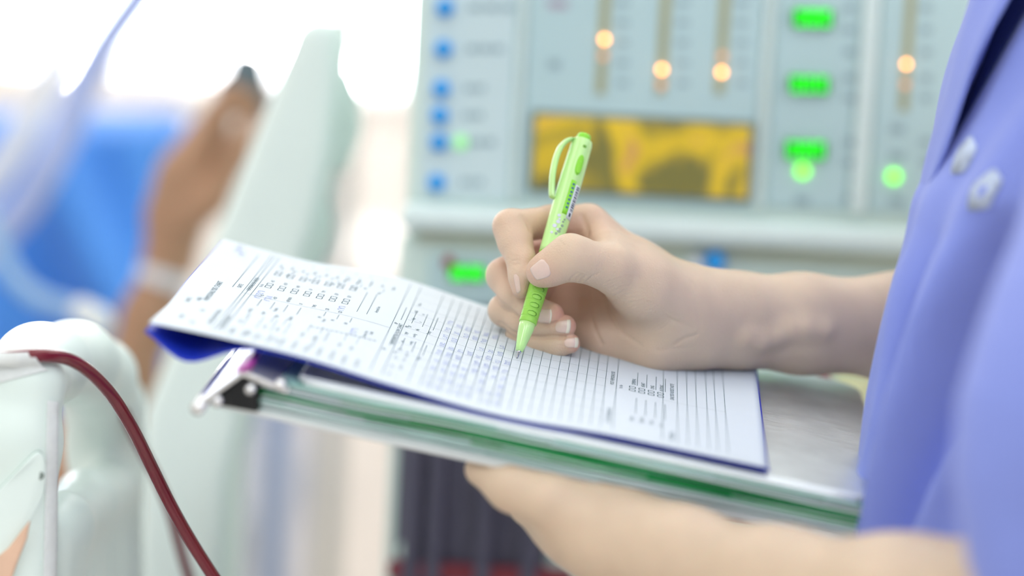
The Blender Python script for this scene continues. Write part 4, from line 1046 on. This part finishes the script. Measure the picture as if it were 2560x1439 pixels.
# nails, draped on the fingertips
m_nail = mat('fingernail', (230, 202, 188), 0.25, var=0.04, scale=200, sss=0.2, coat=0.3)
m_nailtip = mat('nail_free_edge', (236, 228, 206), 0.3, var=0.03, scale=200)
def nail(q, d0, d1, free=0.16, n=13, lift=0.22):
    """q: pixel corners prox-a, prox-b, dist-b, dist-a"""
    q = [np.array(p, float) for p in q]; V = []; F = []; mi = []
    for i in range(n):
        for j in range(n):
            x, y = i / (n - 1), j / (n - 1)
            yy = y * 2 - 1
            # rounded base, gently curved free edge
            wd_x = (1 - max(0.0, 1 - x / 0.42) ** 2.4) ** (1 / 2.4) * 0.92 + 0.08
            if x > 0.8: wd_x *= 1 - 0.10 * ((x - 0.8) / 0.2) ** 2
            y = 0.5 + 0.5 * yy * wd_x; x2 = x - 0.06 * yy * yy * x
            p = (1 - x2) * ((1 - y) * q[0] + y * q[1]) + x2 * ((1 - y) * q[3] + y * q[2])
            V.append(p)
    V = hand.hits(np.array(V), d0 + OFF, d1 + OFF)
    for _ in range(2):
        G = V.reshape(n, n, 3).copy(); z = G[..., 2]
        z[1:-1, 1:-1] = (z[1:-1, 1:-1] * 2 + z[:-2, 1:-1] + z[2:, 1:-1] + z[1:-1, :-2] + z[1:-1, 2:]) / 6; V = G.reshape(-1, 3)
    Nn = hand.grads(V)
    top = []
    for i in range(n):
        for j in range(n):
            e = min(i, n - 1 - i, j, n - 1 - j); top.append(V[i*n+j] + Nn[i*n+j] * (lift if e else 0.02))
    bot = [v - g * 0.5 for v, g in zip(V, Nn)]
    for i in range(n - 1):
        for j in range(n - 1):
            F.append((i*n+j, i*n+j+1, (i+1)*n+j+1, (i+1)*n+j)); mi.append(1 if i >= (n - 1) * (1 - free) - .01 else 0)
            F.append((n*n+i*n+j, n*n+(i+1)*n+j, n*n+(i+1)*n+j+1, n*n+i*n+j+1)); mi.append(0)
    ring = [i*n for i in range(n)] + [(n-1)*n+j for j in range(1, n)] + [i*n+n-1 for i in range(n-2, -1, -1)] + [j for j in range(n-2, 0, -1)]
    for a, b in zip(ring, ring[1:] + ring[:1]): F.append((a, b, n*n+b, n*n+a)); mi.append(0)
    o = mk('fingernail', c2w(np.concatenate([top, bot]) / 1000.0), F, [m_nail, m_nailtip], nurse, fix=True)
    o.data.polygons.foreach_set('material_index', mi)
    return o
nail([(1360, 640), (1384, 688), (1340, 702), (1322, 672)], 1205, 1260, free=0.0)
nail([(1281, 680), (1299, 690), (1303, 728), (1292, 736)], 1215, 1262, free=0.08)
nail([(1340, 772), (1338, 806), (1378, 809), (1381, 772)], 1225, 1275)
nail([(1389, 803), (1386, 830), (1425, 834), (1429, 797)], 1225, 1275, free=0.25)
nail([(1409, 846), (1410, 868), (1446, 869), (1448, 842)], 1225, 1275, free=0.25)

# uniform
m_tunic = mat('lavender_uniform', (134, 151, 229), 0.75, var=0.05, scale=14, sheen=0.2, bump=0.15, bscale=1500)
xl = spl([-400, -200, 0, 130, 300, 480, 600, 700, 960, 1150, 1355, 1600, 2000, 2500], [2560, 2500, 2448, 2405, 2362, 2322, 2290, 2256, 2205, 2172, 2138, 2110, 2090, 2090])
GAPW = spl([-420, 0, 150, 300, 420, 480, 600], [150, 112, 92, 58, 18, 0, 0])
def tunic_c(py, th, off=0.0, lap=False):
    """camera-space point; th=0 faces the folder (picture left), +90 deg faces the viewer"""
    dz = 1.185; A = 0.135 + .01 * math.sin(py * .004); Bz = 0.128
    e = xl(py) + (0 if lap or py > 600 else GAPW(py)); x0 = C(e, py, dz - 0.02)[0]
    c, s = math.cos(th), math.sin(th)
    # folds on the visible side
    f = 0.0
    def ridge(px_line, w, h): return h * math.exp(-((th - px_line) / w) ** 2)
    y = (py - 500) / 500.0
    f += ridge(0.62 - 0.10 * y, 0.08, -0.016) * max(0, min(1, (py - 520) / 120.0)) * max(0, 1 - (py - 520) / 900.0)
    f += ridge(0.42 - 0.05 * y, 0.10, 0.006) * max(0, min(1, (py - 450) / 200.0))
    f += ridge(0.85 - 0.22 * y, 0.10, 0.012) * (0.4 + 0.6 * math.exp(-((py - 700) / 350.0) ** 2))
    f += ridge(1.02 - 0.20 * y, 0.22, -0.085) * math.exp(-((py - 720) / 330.0) ** 2)
    f += ridge(0.25, 0.06, -0.004) * max(0, min(1, (py - 700) / 200.0)) + ridge(0.12, 0.07, 0.003)
    g_ = max(0, min(1, (py - 560) / 200.0))
    f += g_ * (ridge(0.72 - 0.16 * y, 0.06, -0.016) + ridge(0.30 - 0.04 * y, 0.05, -0.009) + ridge(0.52 - 0.12 * y, 0.05, 0.008))
    f += 0.0015 * math.sin(th * 23 + py * 0.006) + 0.001 * math.sin(th * 11 - py * 0.009)
    x = x0 + A - (A + f + off) * c; z = dz - (Bz + f + off) * s
    return np.array([x, -(py - H_PX / 2) / F_PX * dz, z])
def tunic_fn(a, b): return c2w(tunic_c(-420 + 2700 * a, -math.pi + 2 * math.pi * b))
tun = grid('tunic', tunic_fn, 130, 260, m_tunic, nurse, label='lavender blue uniform tunic')
# open front edge: a lapel standing away from the chest
def lapel(x, y):
    py = -420 + 900 * x
    th1 = 0.10 + 0.46 * (1 - x) ** 0.8
    return c2w(tunic_c(py, -0.7 + (0.7 + th1) * y, -0.001, lap=True))
grid('lapel', lapel, 50, 16, m_tunic, tun, thick=(0.0016, 0, 0))
m_navy = mat('navy_lapel_shade', (24, 38, 98), 0.8, var=0.05)  # navy strip colours in the deep shade between lapel and chest
def lapel_shade(x, y):
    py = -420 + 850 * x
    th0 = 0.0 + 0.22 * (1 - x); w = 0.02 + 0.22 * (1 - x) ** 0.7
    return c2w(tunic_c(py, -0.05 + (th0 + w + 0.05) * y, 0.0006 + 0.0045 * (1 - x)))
grid('lapel_shade_strip', lapel_shade, 50, 16, m_navy, tun, thick=(0.0008, 0, 0), label='dark navy strip painted as shade in the lapel gap')
# left sleeve
m_sl = m_tunic
sl_c = [(3180, 100, 1035, 70, 70), (3010, 430, 1000, 66, 66), (2905, 690, 980, 62, 62), (2790, 930, 972, 60, 60), (2730, 1120, 970, 60, 60), (2755, 1300, 970, 58, 58), (2800, 1470, 972, 56, 56), (2820, 1530, 974, 56, 56)]
def sleeve(a, b):
    q = a * (len(sl_c) - 1); i = min(int(q), len(sl_c) - 2); t = q - i
    px, py, d, r1, r2 = [(1 - t) * m_ + t * n_ for m_, n_ in zip(sl_c[i], sl_c[i + 1])]
    th = 2 * math.pi * b
    ctr = M3(px, py, d); ax = nrm(M3(*sl_c[i + 1][:3]) - M3(*sl_c[i][:3]))
    e1 = nrm(np.array([1, 0, 0]) - ax * ax[0]); e2 = np.cross(ax, e1)
    f = 2.5 * math.sin(3 * th + 4 * a) + 1.5 * math.sin(7 * th - 6 * a)
    return c2w((ctr + e1 * (r1 + f) * math.cos(th) + e2 * (r2 + f) * math.sin(th)) / 1000.0)
grid('sleeve', sleeve, 40, 72, m_tunic, tun)
# white embroidered emblem
m_emb = mat('white_embroidery', (190, 204, 226), 0.95, var=0.3, scale=160)
def emb(px, py, w, h, rot):
    th = None
    for q in np.linspace(0.1, 1.4, 200):
        c = tunic_c(py, q); x = c[0] / c[2] * F_PX + W_PX / 2
        if th is None or abs(x - px) < best: best = abs(x - px); th = q
    V = []; F = []; n = 24
    for lay in (0.0003, 0.0009):
        for k_ in range(n):
            a = 2 * math.pi * k_ / n; r = 1 + 0.07 * math.sin(5 * a)
            dx, dy = w * r * math.cos(a), h * r * math.sin(a)
            dx, dy = dx * math.cos(rot) - dy * math.sin(rot), dx * math.sin(rot) + dy * math.cos(rot)
            V.append(c2w(tunic_c(py + dy, th + dx / 900.0, lay)))
    F = [tuple(range(n)), tuple(range(n, 2 * n))] + [(i, (i+1) % n, n + (i+1) % n, n + i) for i in range(n)]
    return mk('emblem', V, F, m_emb, tun, label='white embroidered emblem')
emb(2412, 400, 55, 42, 0.5); emb(2458, 490, 45, 50, 0.6)
# trousers down to the floor, shoes
m_tro = mat('lavender_trousers', (112, 126, 198), 0.8, var=0.05)
tq = Body(); g = tq.group(30, 30)
base = w2c(np.array([nurse.location.x, nurse.location.y, 0.02]))
for dy in (-0.085, 0.085):
    hip = w2c(np.array([nurse.location.x, nurse.location.y + dy, 0.82])) * 1000; kn = w2c(np.array([nurse.location.x - 0.01, nurse.location.y + dy, 0.45])) * 1000; an = w2c(np.array([nurse.location.x, nurse.location.y + dy, 0.10])) * 1000
    g.append((hip, kn, 92, 70)); g.append((kn, an, 70, 60))
qV, qF = tq.mesh(10.0)
big_mesh('trousers', c2w(qV / 1000.0), qF, m_tro, nurse)
for dy in (-0.085, 0.085):
    sq = Body(); g = sq.group(20, 20)
    g.append((w2c(np.array([nurse.location.x + 0.03, nurse.location.y + dy, 0.05])) * 1000, w2c(np.array([nurse.location.x - 0.15, nurse.location.y + dy, 0.036])) * 1000, 46, 34))
    sV, sF = sq.mesh(6.0); big_mesh('shoe', c2w(sV / 1000.0), sF, mat('white_shoe', (235, 235, 235), 0.5), nurse)
